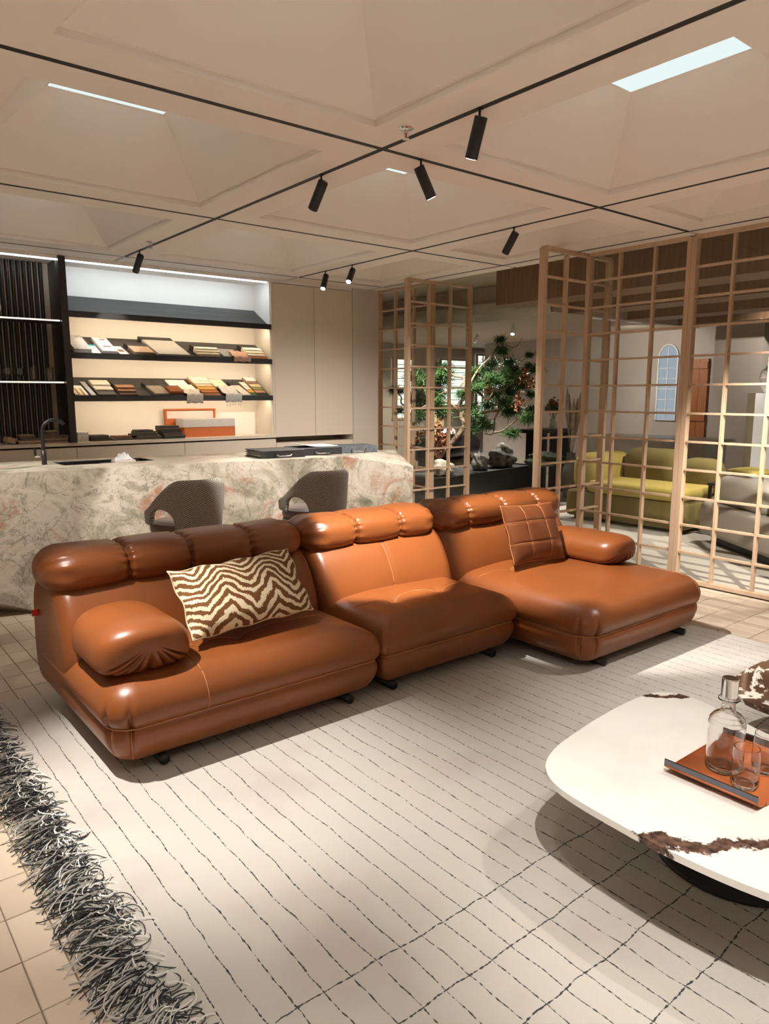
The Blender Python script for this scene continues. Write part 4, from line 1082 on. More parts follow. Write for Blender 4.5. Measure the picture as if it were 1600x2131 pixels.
# lower shelf (k = 2)
b_ = swatch_book(2, 1.985, 2.10, 0.02, 0.52, [WH, WH], 'white sample card with two ochre stripes on the lower shelf', None, 0.007, 'sample_card', 'sample card', -0.02, True)
for xx in (2.01, 2.055): slab_on(2, xx, xx + 0.022, 0.03, 0.38, 0.0165, 0.0172, SW(OCH), b_, 'ochre_stripe', -0.014)
swatch_book(2, 2.125, 2.17, 0.02, 0.72, [(0.6, 0.58, 0.55), GRY], 'narrow grey sample card with a hook on the lower shelf', None, 0.006, 'sample_card', 'sample card', -0.035, True, True)
swatch_book(2, 2.185, 2.355, 0.02, 0.62, [(0.09, 0.08, 0.07), (0.48, 0.43, 0.35), (0.58, 0.52, 0.43)], 'cream woven fabric sample stack on the lower shelf', None, 0.017, 'fabric_stack', 'fabric samples', -0.035)
swatch_book(2, 2.385, 2.56, 0.02, 0.52, [(0.07, 0.04, 0.03), BRN, (0.26, 0.13, 0.06)], 'brown woven fabric sample book on the lower shelf', DK, 0.017, skew=-0.03, hook=True)
swatch_book(2, 2.72, 2.875, 0.02, 0.60, [(0.16, 0.13, 0.10), (0.28, 0.23, 0.18)], 'grey brown melange sample book on the lower shelf', DK, 0.014, skew=-0.055, flat=True, hook=True)
swatch_book(2, 2.86, 2.995, 0.0, 0.28, [(0.10, 0.04, 0.02), RST], 'small rust red fabric samples at the lower shelf lip', None, 0.018, 'fabric_stack', 'fabric samples', -0.012, True, thick0=0.031)
swatch_book(2, 2.94, 3.14, 0.56, 0.86, [WH, (0.78, 0.78, 0.78)], 'open white booklet at the back of the lower shelf', None, 0.007, 'booklet', 'booklet', -0.01, True)
swatch_book(2, 3.03, 3.185, 0.30, 0.56, [CR, (0.7, 0.68, 0.6)], 'cream folded fabric above the checked cloth on the lower shelf', None, 0.012, 'fabric_stack', 'fabric samples', -0.02, True)
draped(2, 3.02, 3.19, 0.30, 0.075, (0.56, 0.52, 0.44), 'cream checked cloth hanging over the lower shelf lip', 0, 0.028)
swatch_book(2, 3.235, 3.43, 0.02, 0.86, [(0.22, 0.10, 0.04), (0.36, 0.13, 0.04), OCH, (0.48, 0.38, 0.26), (0.66, 0.61, 0.53), (0.72, 0.69, 0.62)], 'sample book graded from white to ochre and rust on the lower shelf', None, 0.009, skew=-0.075)
swatch_book(2, 3.42, 3.57, 0.50, 0.90, [(0.70, 0.66, 0.46), (0.74, 0.70, 0.50)], 'pale yellow booklet behind the fringed cloth', None, 0.009, 'booklet', 'booklet', -0.02, True)
draped(2, 3.44, 3.62, 0.56, 0.065, (0.52, 0.50, 0.48), 'grey fringed cloth hanging over the lower shelf lip', 16, 0.022)
swatch_book(2, 3.665, 3.765, 0.03, 0.72, [(0.55, 0.49, 0.42), (0.58, 0.52, 0.45)], 'plain beige sample card on the lower shelf', DK, 0.007, 'sample_card', 'sample card', -0.06, True, True)
swatch_book(2, 3.775, 3.845, 0.03, 0.74, [(0.06, 0.10, 0.06), OCH, (0.55, 0.53, 0.5), (0.62, 0.6, 0.57)], 'narrow card of grey and ochre swatches on the lower shelf', None, 0.006, 'sample_card', 'sample card', -0.05)
swatch_book(2, 3.855, 3.98, 0.03, 0.92, [(0.025, 0.025, 0.025), (0.42, 0.22, 0.12), (0.20, 0.20, 0.06), (0.60, 0.50, 0.30), (0.22, 0.14, 0.10), (0.74, 0.72, 0.68)], 'striped sample book at the right end of the lower shelf', None, 0.008, skew=-0.06, hook=True)

# books and boxes on the ledge
def stack(x, y, items, label, name='swatch_stack', cat='samples', rz=0):
    o = empty(name, (x, y, ZB + 0.0005), rz); tag(o, label, cat); z = 0
    for (w_, d_, h, c, dx) in items:
        V = []; Fc = []
        box('swatch', dx - w_ / 2, dx + w_ / 2, -d_ / 2, d_ / 2, z, z + h - 0.0006, SW(c), o, bev=min(0.003, h * 0.3), seg=1); z += h
    return o
D1c, D2c, D3c = (0.045, 0.04, 0.03), (0.09, 0.07, 0.055), (0.16, 0.07, 0.045)
stack(2.035, 7.02, [(0.10, 0.16, 0.035, (0.5, 0.47, 0.42), 0), (0.10, 0.16, 0.035, (0.62, 0.6, 0.56), 0.002), (0.10, 0.16, 0.02, WH, 0.003)], 'short stack of white boxes beside the black upright', 'paper_stack', 'papers')
stack(2.19, 7.0, [(0.18, 0.17, 0.02, D1c, 0), (0.17, 0.17, 0.02, D1c, -0.003), (0.16, 0.16, 0.016, D2c, -0.006)], 'flat black sample pile right of the white boxes')
stack(2.39, 7.0, [(0.20, 0.17, 0.012, D1c, 0), (0.20, 0.16, 0.014, D2c, -0.005), (0.16, 0.14, 0.016, D3c, 0.01)], 'low dark pile with a rust red sample on the ledge')
stack(2.615, 6.995, [(0.26, 0.17, 0.018, D1c, 0.02), (0.24, 0.17, 0.018, D2c, 0.03), (0.24, 0.16, 0.02, D1c, 0.0), (0.20, 0.15, 0.022, D2c, 0.01), (0.16, 0.15, 0.014, D1c, 0.0)], 'medium stack of dark samples on the ledge')
stack(2.895, 6.965, [(0.22, 0.15, 0.02, D1c, 0.0), (0.22, 0.15, 0.02, D2c, 0.005), (0.20, 0.15, 0.022, D2c, -0.02), (0.21, 0.15, 0.024, D1c, -0.03), (0.20, 0.15, 0.024, D2c, -0.04), (0.19, 0.14, 0.016, D1c, -0.045)], 'tallest stack of dark samples in front of the orange box')
ob = empty('orange_box', (3.3, 7.06, ZB + 0.0005)); tag(ob, 'open orange presentation box with a grey band on the ledge', 'box')
M['orange'] = mat('orange_board', (0.46, 0.115, 0.022), 0.6); M['boxgrey'] = mat('grey_board', (0.50, 0.49, 0.48), 0.8, var=0.15, vscale=200)
box('tray', -0.27, 0.295, -0.09, 0.09, 0, 0.10, M['orange'], ob, bev=0.002, seg=1); box('insert', -0.285, 0.294, -0.092, 0.085, 0.1005, 0.185, M['boxgrey'], ob, bev=0.002, seg=1)
lid = box('lid', -0.385, 0.165, 0.115, 0.128, 0, 0.285, M['orange'], ob); 
for q in ((-0.385, -0.368, 0.0905, 0.1148, 0, 0.285), (0.148, 0.165, 0.0905, 0.1148, 0, 0.285), (-0.368, 0.148, 0.0905, 0.1148, 0.270, 0.285)): box('lid_edge', *q, M['orange'], lid)
box('lid_lining', -0.367, 0.147, 0.108, 0.1145, 0.186, 0.262, mat('lining', (0.62, 0.52, 0.48), 0.6), lid)
TB1, TB2 = (0.33, 0.22, 0.15), (0.16, 0.10, 0.075)
stack(1.79, 6.96, [(0.20, 0.16, 0.014, TB1, 0), (0.20, 0.16, 0.014, TB2, 0.004), (0.20, 0.16, 0.014, TB1, -0.004), (0.21, 0.16, 0.014, TB2, 0.0), (0.21, 0.16, 0.014, TB2, 0.004)], 'neat pile of brown samples behind the tap, nearest to the upright')
stack(1.58, 6.96, [(0.20, 0.16, 0.014, TB1, 0), (0.18, 0.15, 0.016, (0.5, 0.36, 0.25), -0.01), (0.16, 0.15, 0.016, TB2, 0.01), (0.13, 0.12, 0.022, TB2, -0.02), (0.11, 0.10, 0.014, TB1, -0.02)], 'loose pile of brown samples behind the tap')
stack(1.765, 6.975, [(0.09, 0.09, 0.012, TB1, 0), (0.10, 0.10, 0.018, TB2, 0), (0.08, 0.08, 0.010, (0.5, 0.36, 0.25), 0)], 'small folded sample on top of the neat brown pile').location.z = ZB + 0.0715
o = stack(1.415, 6.945, [(0.07, 0.10, 0.05, (0.42, 0.30, 0.18), 0)], 'single tan leather sample leaning at the left of the brown piles', 'leather_sample', 'sample'); o.rotation_euler = (0, R(18), R(10)); o.location.z += 0.012

# glasses on the bar shelf, vase on the upper one
SN = [(0, 0.0), (0.032, 0.0), (0.030, 0.003), (0.006, 0.006), (0.005, 0.028), (0.018, 0.036), (0.034, 0.055), (0.036, 0.075), (0.026, 0.105), (0.0245, 0.105), (0.034, 0.075), (0.032, 0.056), (0.016, 0.039), (0, 0.036)]
TU = [(0, 0.0), (0.029, 0.0), (0.031, 0.004), (0.032, 0.118), (0.0305, 0.118), (0.029, 0.012), (0, 0.010)]
for x, pr, lab in ((1.452, SN, 'snifter glass at the far left of the bar shelf'), (1.55, SN, 'snifter glass second from left on the bar shelf'), (1.66, TU, 'tall tumbler third from left on the bar shelf'), (1.79, TU, 'tall tumbler nearest to the black upright')):
    g_ = lathe('snifter_glass' if pr is SN else 'tumbler', pr, M['crystal'], None, 24); g_.location = (x, 6.965, 1.6225); tag(g_, lab, 'glass')
vz = lathe('vase', [(0, 0), (0.04, 0), (0.075, 0.03), (0.088, 0.08), (0.07, 0.14), (0.03, 0.18), (0.026, 0.21), (0.032, 0.23), (0.027, 0.23), (0.02, 0.20), (0, 0.19)], mat('white_ceramic', (0.66, 0.64, 0.60), 0.5), None, 32); vz.location = (1.365, 7.0, 2.1575); tag(vz, 'white ceramic vase at the left edge of the upper bar shelf', 'vase')

# ------------------------------------------------------------------ track spotlights
def spotlight(x, y, target, watts, cone, label, blend=0.35, group=None, col=WARM):
    o = empty('track_spotlight', (x, y, ZC)); tag(o, label, 'spotlight', group)
    t = Vector(target) - Vector((x, y, ZC - 0.09)); t.normalize()
    box('adapter', -0.010, 0.010, -0.010, 0.010, -0.004, 0.0008, M['black'], o)
    tube('stem', [(0, 0, -0.004), (0, 0, -0.062)], 0.0055, M['black'], o, 10)
    c = Vector((0, 0, -0.062)); up_ = c - t * 0.030; a = up_; b = up_ + t * 0.165
    hd = tube('lamp_head', [a, a + t * 0.002, b - t * 0.002, b], [0.026, 0.028, 0.028, 0.0275], M['black'], o, 28)
    V, Fc = tube_data([b + t * 0.0005, b + t * 0.0015], 0.0225, 20); new_mesh('lens', V, Fc, M['lens'], hd)
    l = bpy.data.lights.new('spot', 'SPOT'); l.energy = watts * SPOT_K; l.spot_size = R(cone); l.spot_blend = blend; l.shadow_soft_size = 0.018; l.color = col
    lo = bpy.data.objects.new('spot', l); COL.objects.link(lo); lo.parent = o; lo.location = b + t * 0.006
    lo.rotation_euler = t.to_track_quat('-Z', 'Y').to_euler()
    return o
SPOTS = [
 (2.39, 2.32, (2.62, 3.35, 0.50), 390, 27, 'black spotlight hanging from the track nearest to the camera, right of the sprinkler'),
 (2.39, 3.52, (2.35, 5.10, 0.75), 150, 38, 'black spotlight on the track left of the crossing above the sofa'),
 (2.645, 2.98, (3.85, 2.75, 0.40), 285, 42, 'black spotlight right of the track crossing, tilted towards the chaise'),
 (4.19, 3.70, (4.35, 5.7, 0.2), 210, 92, 'black spotlight above the chaise, left of the wooden partition', 0.8),
 (2.39, 6.25, (2.30, 7.2, 1.6), 14, 40, 'small black spotlight in front of the sample shelves'),
 (4.19, 6.12, (3.3, 5.5, 0.98), 70, 36, 'black spotlight near the tall cabinets, left of the shining one'),
 (4.19, 5.68, (2.9, 4.9, 0.9), 90, 36, 'shining black spotlight near the tall cabinets, facing the camera'),
]
for s in SPOTS: spotlight(*s)
OFF = [(0.30, 2.98, (0.98, 2.62, 0.35), 250, 47), (0.59, 0.25, (2.0, 0.9, 0.35), 165, 48), (2.39, 0.3, (1.65, 1.3, 0.0), 45, 54), (0.59, 0.7, (0.75, 1.3, 0.0), 50, 60), (0.59, 4.6, (1.2, 5.4, 0.9), 80, 50), (0.59, 5.6, (1.2, 5.9, 0.98), 60, 50), (4.19, 1.2, (3.6, 1.4, 0.2), 100, 55), (4.19, 1.38, (6.5, 2.9, 0.0), 420, 44)]  # unseen lamps, some read off cast shadows, others added as fill
OFF += [(x, y, (x + dx, y + dy, 0.0), e * 0.9, 84) for (x, y, dx, dy, e) in ((-1.21, 0.4, 0, 0, 210), (-1.21, 2.6, 0, 0, 210), (-1.21, 5.2, 0, 0.3, 230), (0.59, -0.9, 0, 0, 200), (2.39, -1.2, 0, 0, 200), (4.19, -0.9, 0, 0, 200), (4.19, 0.6, 0.1, -0.3, 90), (-1.21, -1.6, 0, 0, 160))]  # unseen floods added so the lit floor bounces onto the ceiling
for (x, y, t, e, c) in OFF: spotlight(x, y, t, e, c, 'unseen black track spotlight placed for the light it throws', 0.85, group='track spotlights out of view')

def sprinkler(x, y, label):
    o = empty('fire_sprinkler', (x, y, ZC)); tag(o, label, 'sprinkler')
    lathe('escutcheon', [(0, -0.0005), (0.034, -0.0005), (0.034, -0.003), (0.022, -0.008), (0.010, -0.010), (0, -0.010)], M['chrome'], o, 28)
    lathe('nozzle', [(0, -0.0102), (0.009, -0.0102), (0.009, -0.026), (0, -0.026)], M['chrome'], o, 16)
    tube('bulb', [(0, 0, -0.0262), (0, 0, -0.043)], 0.0035, M['red'], o, 10)
    tube('frame', [(-0.009, 0, -0.022), (-0.014, 0, -0.034), (-0.006, 0, -0.046), (0.006, 0, -0.046), (0.014, 0, -0.034), (0.009, 0, -0.022)], 0.0025, M['chrome'], o, 8)
    lathe('deflector', [(0, -0.047), (0.017, -0.048), (0.017, -0.0495), (0, -0.0495)], M['chrome'], o, 20)
sprinkler(2.292, 2.686, 'chrome fire sprinkler beside the track crossing'); sprinkler(2.326, 5.841, 'chrome fire sprinkler near the sample shelves')

# ================================================================== THE ROOM BEYOND THE PARTITION
_p = math.atan(243.5 / F); _y = R(51.12)
FW = Vector((math.cos(_p) * math.cos(_y), math.cos(_p) * math.sin(_y), -math.sin(_p))); RT = Vector((math.sin(_y), -math.cos(_y), 0)); UP = RT.cross(FW)
def atd(x, y, d): return Vector((0, 0, 1.5)) + FW * d + RT * ((x - 800) / F * d) - UP * ((y - 1065.5) / F * d)
M['far_wall'] = mat('far_wall_paint', (0.46, 0.40, 0.345), 0.85); M['far_ceiling'] = mat('far_ceiling_paint', (0.52, 0.43, 0.34), 0.85)
struct(box('floor_showroom', 5.50, 13.0, -1.0, 14.0, -0.06, 0.0, mat('pale_floor', (0.50, 0.46, 0.40), 0.45, var=0.06, vscale=1.5)))
struct(box('ceiling_showroom', 5.5, 13.0, -1.0, 14.0, 2.95, 3.05, M['far_ceiling']))
struct(box('wall_showroom_back', 4.9, 12.95, 11.5, 11.6, 0, 2.95, mat('far_cream', (0.55, 0.47, 0.37), 0.85)))
struct(box('wall_showroom_right', 11.0, 11.1, 3.0, 10.4, 0, 2.95, M['far_wall'])); struct(box('wall_showroom_side', 12.95, 13.05, -0.9, 11.5, 0, 2.95, M['far_wall']))
struct(box('wall_showroom_left', 5.46, 5.50, 7.36, 11.5, 0, 2.95, M['far_wall']))
struct(box('ceiling_lower', 7.45, 12.9, 5.9, 11.45, 2.52, 2.945, M['far_ceiling']))
# rough plaster edge of the lower ceiling
V = []; Fc = []; ny, nz = 120, 10; fr2 = random.Random(5)
for i in range(ny + 1):
    for j in range(nz + 1):
        y = 5.9 + 5.0 * i / ny; z = 2.50 + 0.22 * j / nz
        x = 7.43 - 0.06 * math.sin(math.pi * j / nz) * (0.6 + 0.4 * math.sin(y * 7)) - fr2.uniform(0, 0.025)
        V.append((x, y, z - 0.03 * math.sin(y * 2.1) * (1 - j / nz)))
for i in range(ny):
    for j in range(nz): a = i * (nz + 1) + j; Fc.append((a, a + nz + 1, a + nz + 2, a + 1))
pe = new_mesh('trim_4', V, Fc, mat('rough_plaster', (0.66, 0.60, 0.50), 0.9, bump=0.6, bscale=14), None, True); struct(pe); md = pe.modifiers.new('t', 'SOLIDIFY'); md.thickness = 0.02; md.offset = -1
BL = ['wood veneer ceiling beam nearest behind the glass partition', 'wood veneer ceiling beam second behind the glass partition', 'wood veneer ceiling beam third behind the glass partition', 'wood veneer ceiling beam farthest behind the glass partition']
for k, x in enumerate((6.10, 7.35, 8.6, 9.85)):
    o = empty('ceiling_beam', (x + 0.2, 2.5, 2.47)); tag(o, BL[k], 'beam')
    ye = 5.62 if k == 0 else 5.6
    box('front_board', -0.2, -0.18, -3.3, ye - 2.5, 0.016, 0.475, M['walnut'], o); box('back_board', 0.18, 0.2, -3.3, ye - 2.5, 0.016, 0.475, M['walnut'], o); box('soffit_board', -0.2, 0.2, -3.3, ye - 2.5, 0, 0.0155, M['walnut'], o); box('end_board', -0.179, 0.179, ye - 2.52, ye - 2.5, 0.016, 0.475, M['walnut'], o)
# windows with blinds in the far back wall
M['blind'] = emis('daylit_blind', (0.86, 1.0, 0.86), 0.85)
def far_window(name, x0, x1, z0, z1, nxm, nzm, y=11.49):
    o = empty(name, ((x0 + x1) / 2, y, z0)); o['kind'] = 'structure'; hw = (x1 - x0) / 2; h = z1 - z0
    box('blind', -hw + 0.02, hw - 0.02, -0.012, -0.008, 0.02, h - 0.02, M['blind'], o)
    for (a, b, c, d) in ((-hw, -hw + 0.04, 0, h), (hw - 0.04, hw, 0, h), (-hw + 0.04, hw - 0.04, 0, 0.04), (-hw + 0.04, hw - 0.04, h - 0.04, h)): box('frame', a, b, -0.05, -0.0125, c, d, M['oak'], o)
    for k in range(1, nxm): xx = -hw + 2 * hw * k / nxm; box('muntin', xx - 0.012, xx + 0.012, -0.03, -0.0125, 0.04, h - 0.04, M['oak'], o)
    for k in range(1, nzm): zz = h * k / nzm; box('muntin', -hw + 0.04, hw - 0.04, -0.024, -0.0125, zz - 0.006, zz + 0.006, M['oak'], o)
far_window('window_1', 9.45, 10.0, 1.0, 2.25, 1, 9); far_window('window_2', 10.75, 11.65, 1.25, 2.27, 1, 7); far_window('window_3', 11.85, 12.3, 0.95, 2.4, 2, 8)
# arched window and timber door in the right-hand wall
o = empty('window_4', (10.99, 6.36, 1.10), R(-90)); o.scale = (0.8, 1, 0.97); o['kind'] = 'structure'
M['blue_pane'] = emis('daylight_pane', (0.72, 0.86, 1.0), 0.32)
for i in range(2):
    for k in range(6): box('pane', -0.20 + 0.2 * i + 0.008, -0.20 + 0.2 * i + 0.192, -0.012, -0.006, 0.17 * k + 0.006, 0.17 * k + 0.164, M['blue_pane'], o)
ap = [(0.19 * math.cos(math.pi * k / 12), 1.03 + 0.19 * math.sin(math.pi * k / 12)) for k in range(13)]
new_mesh('arch_pane', [(x, -0.012, z) for x, z in ap] + [(x, -0.006, z) for x, z in ap], [tuple(range(13)), tuple(range(25, 12, -1))] + [(k, k + 13, (k + 1) % 13 + 13, (k + 1) % 13) for k in range(13)], M['blue_pane'], o)
tube('arch_frame', [(0.205 * math.cos(math.pi * k / 16), -0.02, 1.03 + 0.205 * math.sin(math.pi * k / 16)) for k in range(17)], 0.014, M['white'], o, 6)
for q in ((-0.22, -0.195, 0, 1.03), (0.195, 0.22, 0, 1.03), (-0.008, 0.008, 0, 1.2)): box('frame', q[0], q[1], -0.03, -0.0125, q[2], q[3], M['white'], o)
for k in range(7): box('muntin', -0.195, 0.195, -0.024, -0.0125, 0.17 * k - 0.005, 0.17 * k + 0.005, M['white'], o)
dr = empty('door_1', (10.985, 5.82, 0), R(-90)); dr['kind'] = 'structure'
M['pine'] = wood_mat('orange_timber', (0.32, 0.105, 0.03), (0.42, 0.155, 0.05), 'Z', 14, 0.5)
for k in range(2): box('plank', -0.14 + 0.14 * k + 0.002, -0.14 + 0.14 * k + 0.138, -0.035, -0.001, 0.02, 2.05, M['pine'], dr)
for z in (0.3, 1.1, 1.9): box('batten', -0.135, 0.135, -0.055, -0.0355, z, z + 0.10, M['pine'], dr)
struct(box('wall_pier', 10.2, 10.4, 4.55, 5.22, 0, 2.94, M['far_wall']))

# planter with stones and pine tree
pl = empty('planter_plinth', (5.62, 6.30, 0), R(10.4)); tag(pl, 'long black planter box under the pine tree', 'planter')
M['plinth'] = mat('black_lacquer', (0.010, 0.010, 0.010), 0.35)
box('body', 0, 2.75, 0, 0.9, 0.0, 0.47, M['plinth'], pl); 
for q in ((0, 2.75, 0, 0.03), (0, 2.75, 0.87, 0.9), (0, 0.03, 0.03, 0.87), (2.72, 2.75, 0.03, 0.87)): box('rim', *q, 0.4705, 0.50, M['plinth'], pl)
gv = box('gravel_bed', 0.031, 2.719, 0.031, 0.869, 0.4705, 0.486, mat('grey_gravel', (0.035, 0.035, 0.033), 0.9, var=0.5, vscale=60, bump=1.0, bscale=70), pl)
def rock(x, y, z, sx, sy, sz, seed, m, label, name='rock'):
    bm = bmesh.new(); bmesh.ops.create_icosphere(bm, subdivisions=4, radius=1.0); rr = random.Random(seed); ph = [rr.uniform(0, 6) for _ in range(9)]
    for v in bm.verts:
        p = v.co.normalized(); f = 1 + 0.14 * math.sin(3 * p.x + ph[0]) * math.sin(4 * p.y + ph[1]) + 0.09 * math.sin(8 * p.z + ph[2] + 3 * p.x) + 0.05 * math.sin(15 * p.y + ph[3]) * math.sin(13 * p.x + ph[4]) + 0.03 * math.sin(25 * p.z + 18 * p.x + ph[5])
        v.co = Vector((p.x * sx, p.y * sy, max(-0.55, p.z) * sz)) * f
    zmin = min(v.co.z for v in bm.verts)
    for v in bm.verts: v.co.z -= zmin
    o = bm_obj(name, bm, m, None, True); o.location = (x, y, z); return tag(o, label, 'rock' if name == 'rock' else 'moss')
M['rock'] = mat('lichened_stone', (0.13, 0.12, 0.10), 0.9, var=0.9, vscale=14, bump=0.9, bscale=30); M['rock2'] = mat('pale_stone', (0.48, 0.45, 0.36), 0.9, var=0.5, vscale=16, bump=0.9, bscale=35)
ZP = 0.487
a_ = atd(998, 958, 9.86); rock(a_.x, a_.y, ZP, 0.13, 0.10, 0.15, 1, M['rock'], 'small upright grey rock left of the big one on the planter')
a_ = atd(1044, 957, 10.25); rock(a_.x, a_.y, ZP, 0.23, 0.15, 0.19, 2, M['rock'], 'large craggy grey rock on the planter')
a_ = atd(920, 978, 9.2); rock(a_.x, a_.y, ZP, 0.16, 0.12, 0.12, 4, M['rock2'], 'pale flat stone behind the left glass door leaf')
a_ = atd(1133, 966, 10.25); rock(a_.x, a_.y, ZP, 0.36, 0.18, 0.13, 7, mat('dark_moss', (0.018, 0.026, 0.008), 0.95, var=0.5, vscale=30, bump=1, bscale=60), 'dark green moss mound at the right end of the planter', 'moss_mound')
bl = atd(950, 935, 11.5)
be = empty('roll_bench', (bl.x, bl.y, 0), R(8)); tag(be, 'black lacquered roll-shaped bench behind the planter', 'bench')
V, Fc = tube_data([(-0.9, 0, 0.70), (-0.88, 0, 0.70), (0.34, 0, 0.70), (0.40, 0, 0.70), (0.43, 0, 0.70), (0.44, 0, 0.70)], [0.19, 0.2, 0.2, 0.18, 0.13, 0.05], 32); new_mesh('roll', V, Fc, mat('gloss_black', (0.012, 0.012, 0.013), 0.22), be, True)
box('stand', -0.8, 0.3, -0.12, 0.12, 0, 0.51, M['black'], be)

tr0 = atd(893, 985, 9.55); tr0.z = ZP
tree = empty('pine_tree', tr0); tag(tree, 'sculptural pine tree with twisting branches and rust coloured clusters in the planter', 'tree')
M['bark'] = mat('pale_bark', (0.24, 0.165, 0.11), 0.9, var=0.4, vscale=25, bump=0.6, bscale=60)
def tp(x, y, d=9.6): return atd(780 + x * 0.21875, 640 + y * 0.21875, d) - tr0
tgr = random.Random(21)
BR = [([(500, 1580), (640, 1380), (760, 1250), (850, 1130), (825, 1050), (820, 990), (770, 955), (720, 905)], 0.045, 0.018),
 ([(820, 990), (800, 920), (870, 850), (950, 795), (1010, 830), (1050, 880), (1090, 855), (1150, 770)], 0.026, 0.008),
 ([(825, 1010), (900, 960), (1000, 1000), (1100, 985), (1190, 980), (1175, 930), (1190, 820), (1230, 760)], 0.026, 0.008),
 ([(1190, 980), (1140, 1060), (1125, 1200), (1040, 1200)], 0.016, 0.006), ([(1130, 1190), (1220, 1170), (1310, 1100), (1400, 1040), (1520, 1040)], 0.016, 0.006),
 ([(870, 850), (920, 700), (1000, 570), (1080, 490), (1130, 430), (1180, 350), (1270, 285)], 0.018, 0.004), ([(1200, 330), (1330, 380), (1400, 290)], 0.006, 0.003), ([(1180, 440), (1270, 500), (1400, 500), (1470, 455)], 0.008, 0.004),
 ([(820, 920), (850, 690), (770, 655), (700, 610), (640, 560)], 0.018, 0.006), ([(850, 700), (800, 750), (720, 780), (600, 830)], 0.012, 0.005), ([(825, 1060), (900, 1130), (1010, 1120)], 0.012, 0.005),
 ([(720, 905), (560, 900), (420, 960), (260, 920), (250, 850), (190, 800)], 0.018, 0.006), ([(420, 960), (400, 800), (400, 660)], 0.012, 0.005), ([(1190, 820), (1300, 720), (1400, 600), (1500, 590)], 0.012, 0.004), ([(1400, 1040), (1380, 950), (1440, 950), (1490, 840)], 0.008, 0.004), ([(1250, 1160), (1290, 1200)], 0.006, 0.004)]
for q, (pp, r0_, r1_) in enumerate(BR):
    dd = 9.6 + (0 if q == 0 else tgr.uniform(-0.25, 0.25)); P3 = []
    for i, (x, y) in enumerate(pp):
        t = i / (len(pp) - 1); P3.append(tp(x, y, 9.6 + (dd - 9.6) * min(1, t * 2)))
    sm = []
    for i in range(len(P3) - 1):
        p0 = P3[max(0, i - 1)]; p1 = P3[i]; p2 = P3[i + 1]; p3 = P3[min(len(P3) - 1, i + 2)]
        for k in range(5):
            t = k / 5; sm.append(0.5 * ((2 * p1) + (p2 - p0) * t + (2 * p0 - 5 * p1 + 4 * p2 - p3) * t * t + (3 * p1 - p0 - 3 * p2 + p3) * t ** 3))
    sm.append(P3[-1]); n = len(sm)
    if q == 0: sm[0].z = 0.030
    tube('trunk' if q == 0 else 'branch', sm, [r0_ + (r1_ - r0_) * i / (n - 1) for i in range(n)], M['bark'], tree, 8)
def needle_mesh(seed, n=330):
    rr = random.Random(seed); V = []; Fc = []
    for _ in range(n):
        d = Vector((rr.gauss(0, 1), rr.gauss(0, 1), rr.gauss(0.25, 0.8))).normalized(); b0 = Vector((rr.gauss(0, .28), rr.gauss(0, .28), rr.gauss(0, .18)))
        s = d.cross(Vector((rr.uniform(-1, 1), rr.uniform(-1, 1), 1))).normalized() * 0.035; L = rr.uniform(0.55, 1.0)
        i = len(V); V += [b0 - s, b0 + s, b0 + d * L + s * 0.3, b0 + d * L - s * 0.3]; Fc.append((i, i + 1, i + 2, i + 3))
    me = bpy.data.meshes.new('foliage'); me.from_pydata([tuple(v) for v in V], [], Fc); return me
M['needle'] = mat('pine_needles', (0.050, 0.115, 0.026), 0.6, var=0.5, vscale=1.5)
NM = [needle_mesh(s) for s in range(4)]
for m_ in NM: m_.materials.append(M['needle'])
CL = [(1190, 310, 45), (1210, 415, 55), (1105, 535, 60), (1280, 525, 55), (1470, 455, 35), (1465, 560, 35), (1520, 590, 55), (1080, 630, 60), (1000, 600, 60), (940, 640, 60), (1180, 690, 70), (1280, 640, 70), (1320, 600, 55), (1100, 700, 65), (1240, 750, 70), (1350, 690, 70), (1400, 740, 65), (1020, 730, 60), (960, 770, 60), (1290, 820, 65), (1140, 840, 55), (830, 830, 50), (930, 960, 65), (930, 1030, 55), (1080, 930, 65), (1240, 920, 65), (1290, 990, 70), (1340, 960, 50), (1480, 980, 60), (1460, 1060, 65), (990, 1060, 65), (1010, 1120, 60), (920, 1160, 60), (1080, 1130, 50), (1300, 1200, 55), (1490, 830, 45), (630, 590, 75), (640, 690, 75), (600, 650, 65), (400, 640, 60), (345, 665, 55), (430, 730, 65), (600, 830, 65), (180, 790, 45), (240, 800, 35), (590, 910, 55), (420, 1040, 75), (640, 1010, 65), (470, 1270, 60), (440, 860, 75), (370, 880, 65), (460, 960, 70), (235, 980, 45), (700, 630, 45)]
for i, (x, y, r_) in enumerate(CL):
    q = bpy.data.objects.new('needle_cluster', NM[i % 4]); COL.objects.link(q); q.parent = tree; q.location = tp(x, y, 9.6 + tgr.uniform(-0.3, 0.3)); sc = r_ * 0.21875 / 157 * 1.7; q.scale = (sc, sc, sc * 0.85); q.rotation_euler = (0, 0, tgr.uniform(0, 6))
def cluster_mesh(seed):
    rr = random.Random(seed); V = []; Fc = []
    for _ in range(26):
        c = Vector((rr.gauss(0, .5), rr.gauss(0, .5), rr.gauss(0, .6))); nrm = Vector((rr.gauss(0, 1), rr.gauss(0, 1), rr.gauss(0, .6))).normalized(); u = nrm.orthogonal().normalized(); v = nrm.cross(u); i = len(V); V.append(c - nrm * 0.08)
        for k in range(8): a = math.pi * 2 * k / 8; V.append(c + (u * math.cos(a) + v * math.sin(a)) * 0.28 + nrm * 0.06 * math.sin(3 * a))
        for k in range(8): Fc.append((i, i + 1 + k, i + 1 + (k + 1) % 8))
    me = bpy.data.meshes.new('cluster'); me.from_pydata([tuple(v) for v in V], [], Fc); me.materials.append(M['rust']); return me
M['rust'] = mat('rust_petals', (0.34, 0.13, 0.055), 0.6, var=0.4, vscale=2)
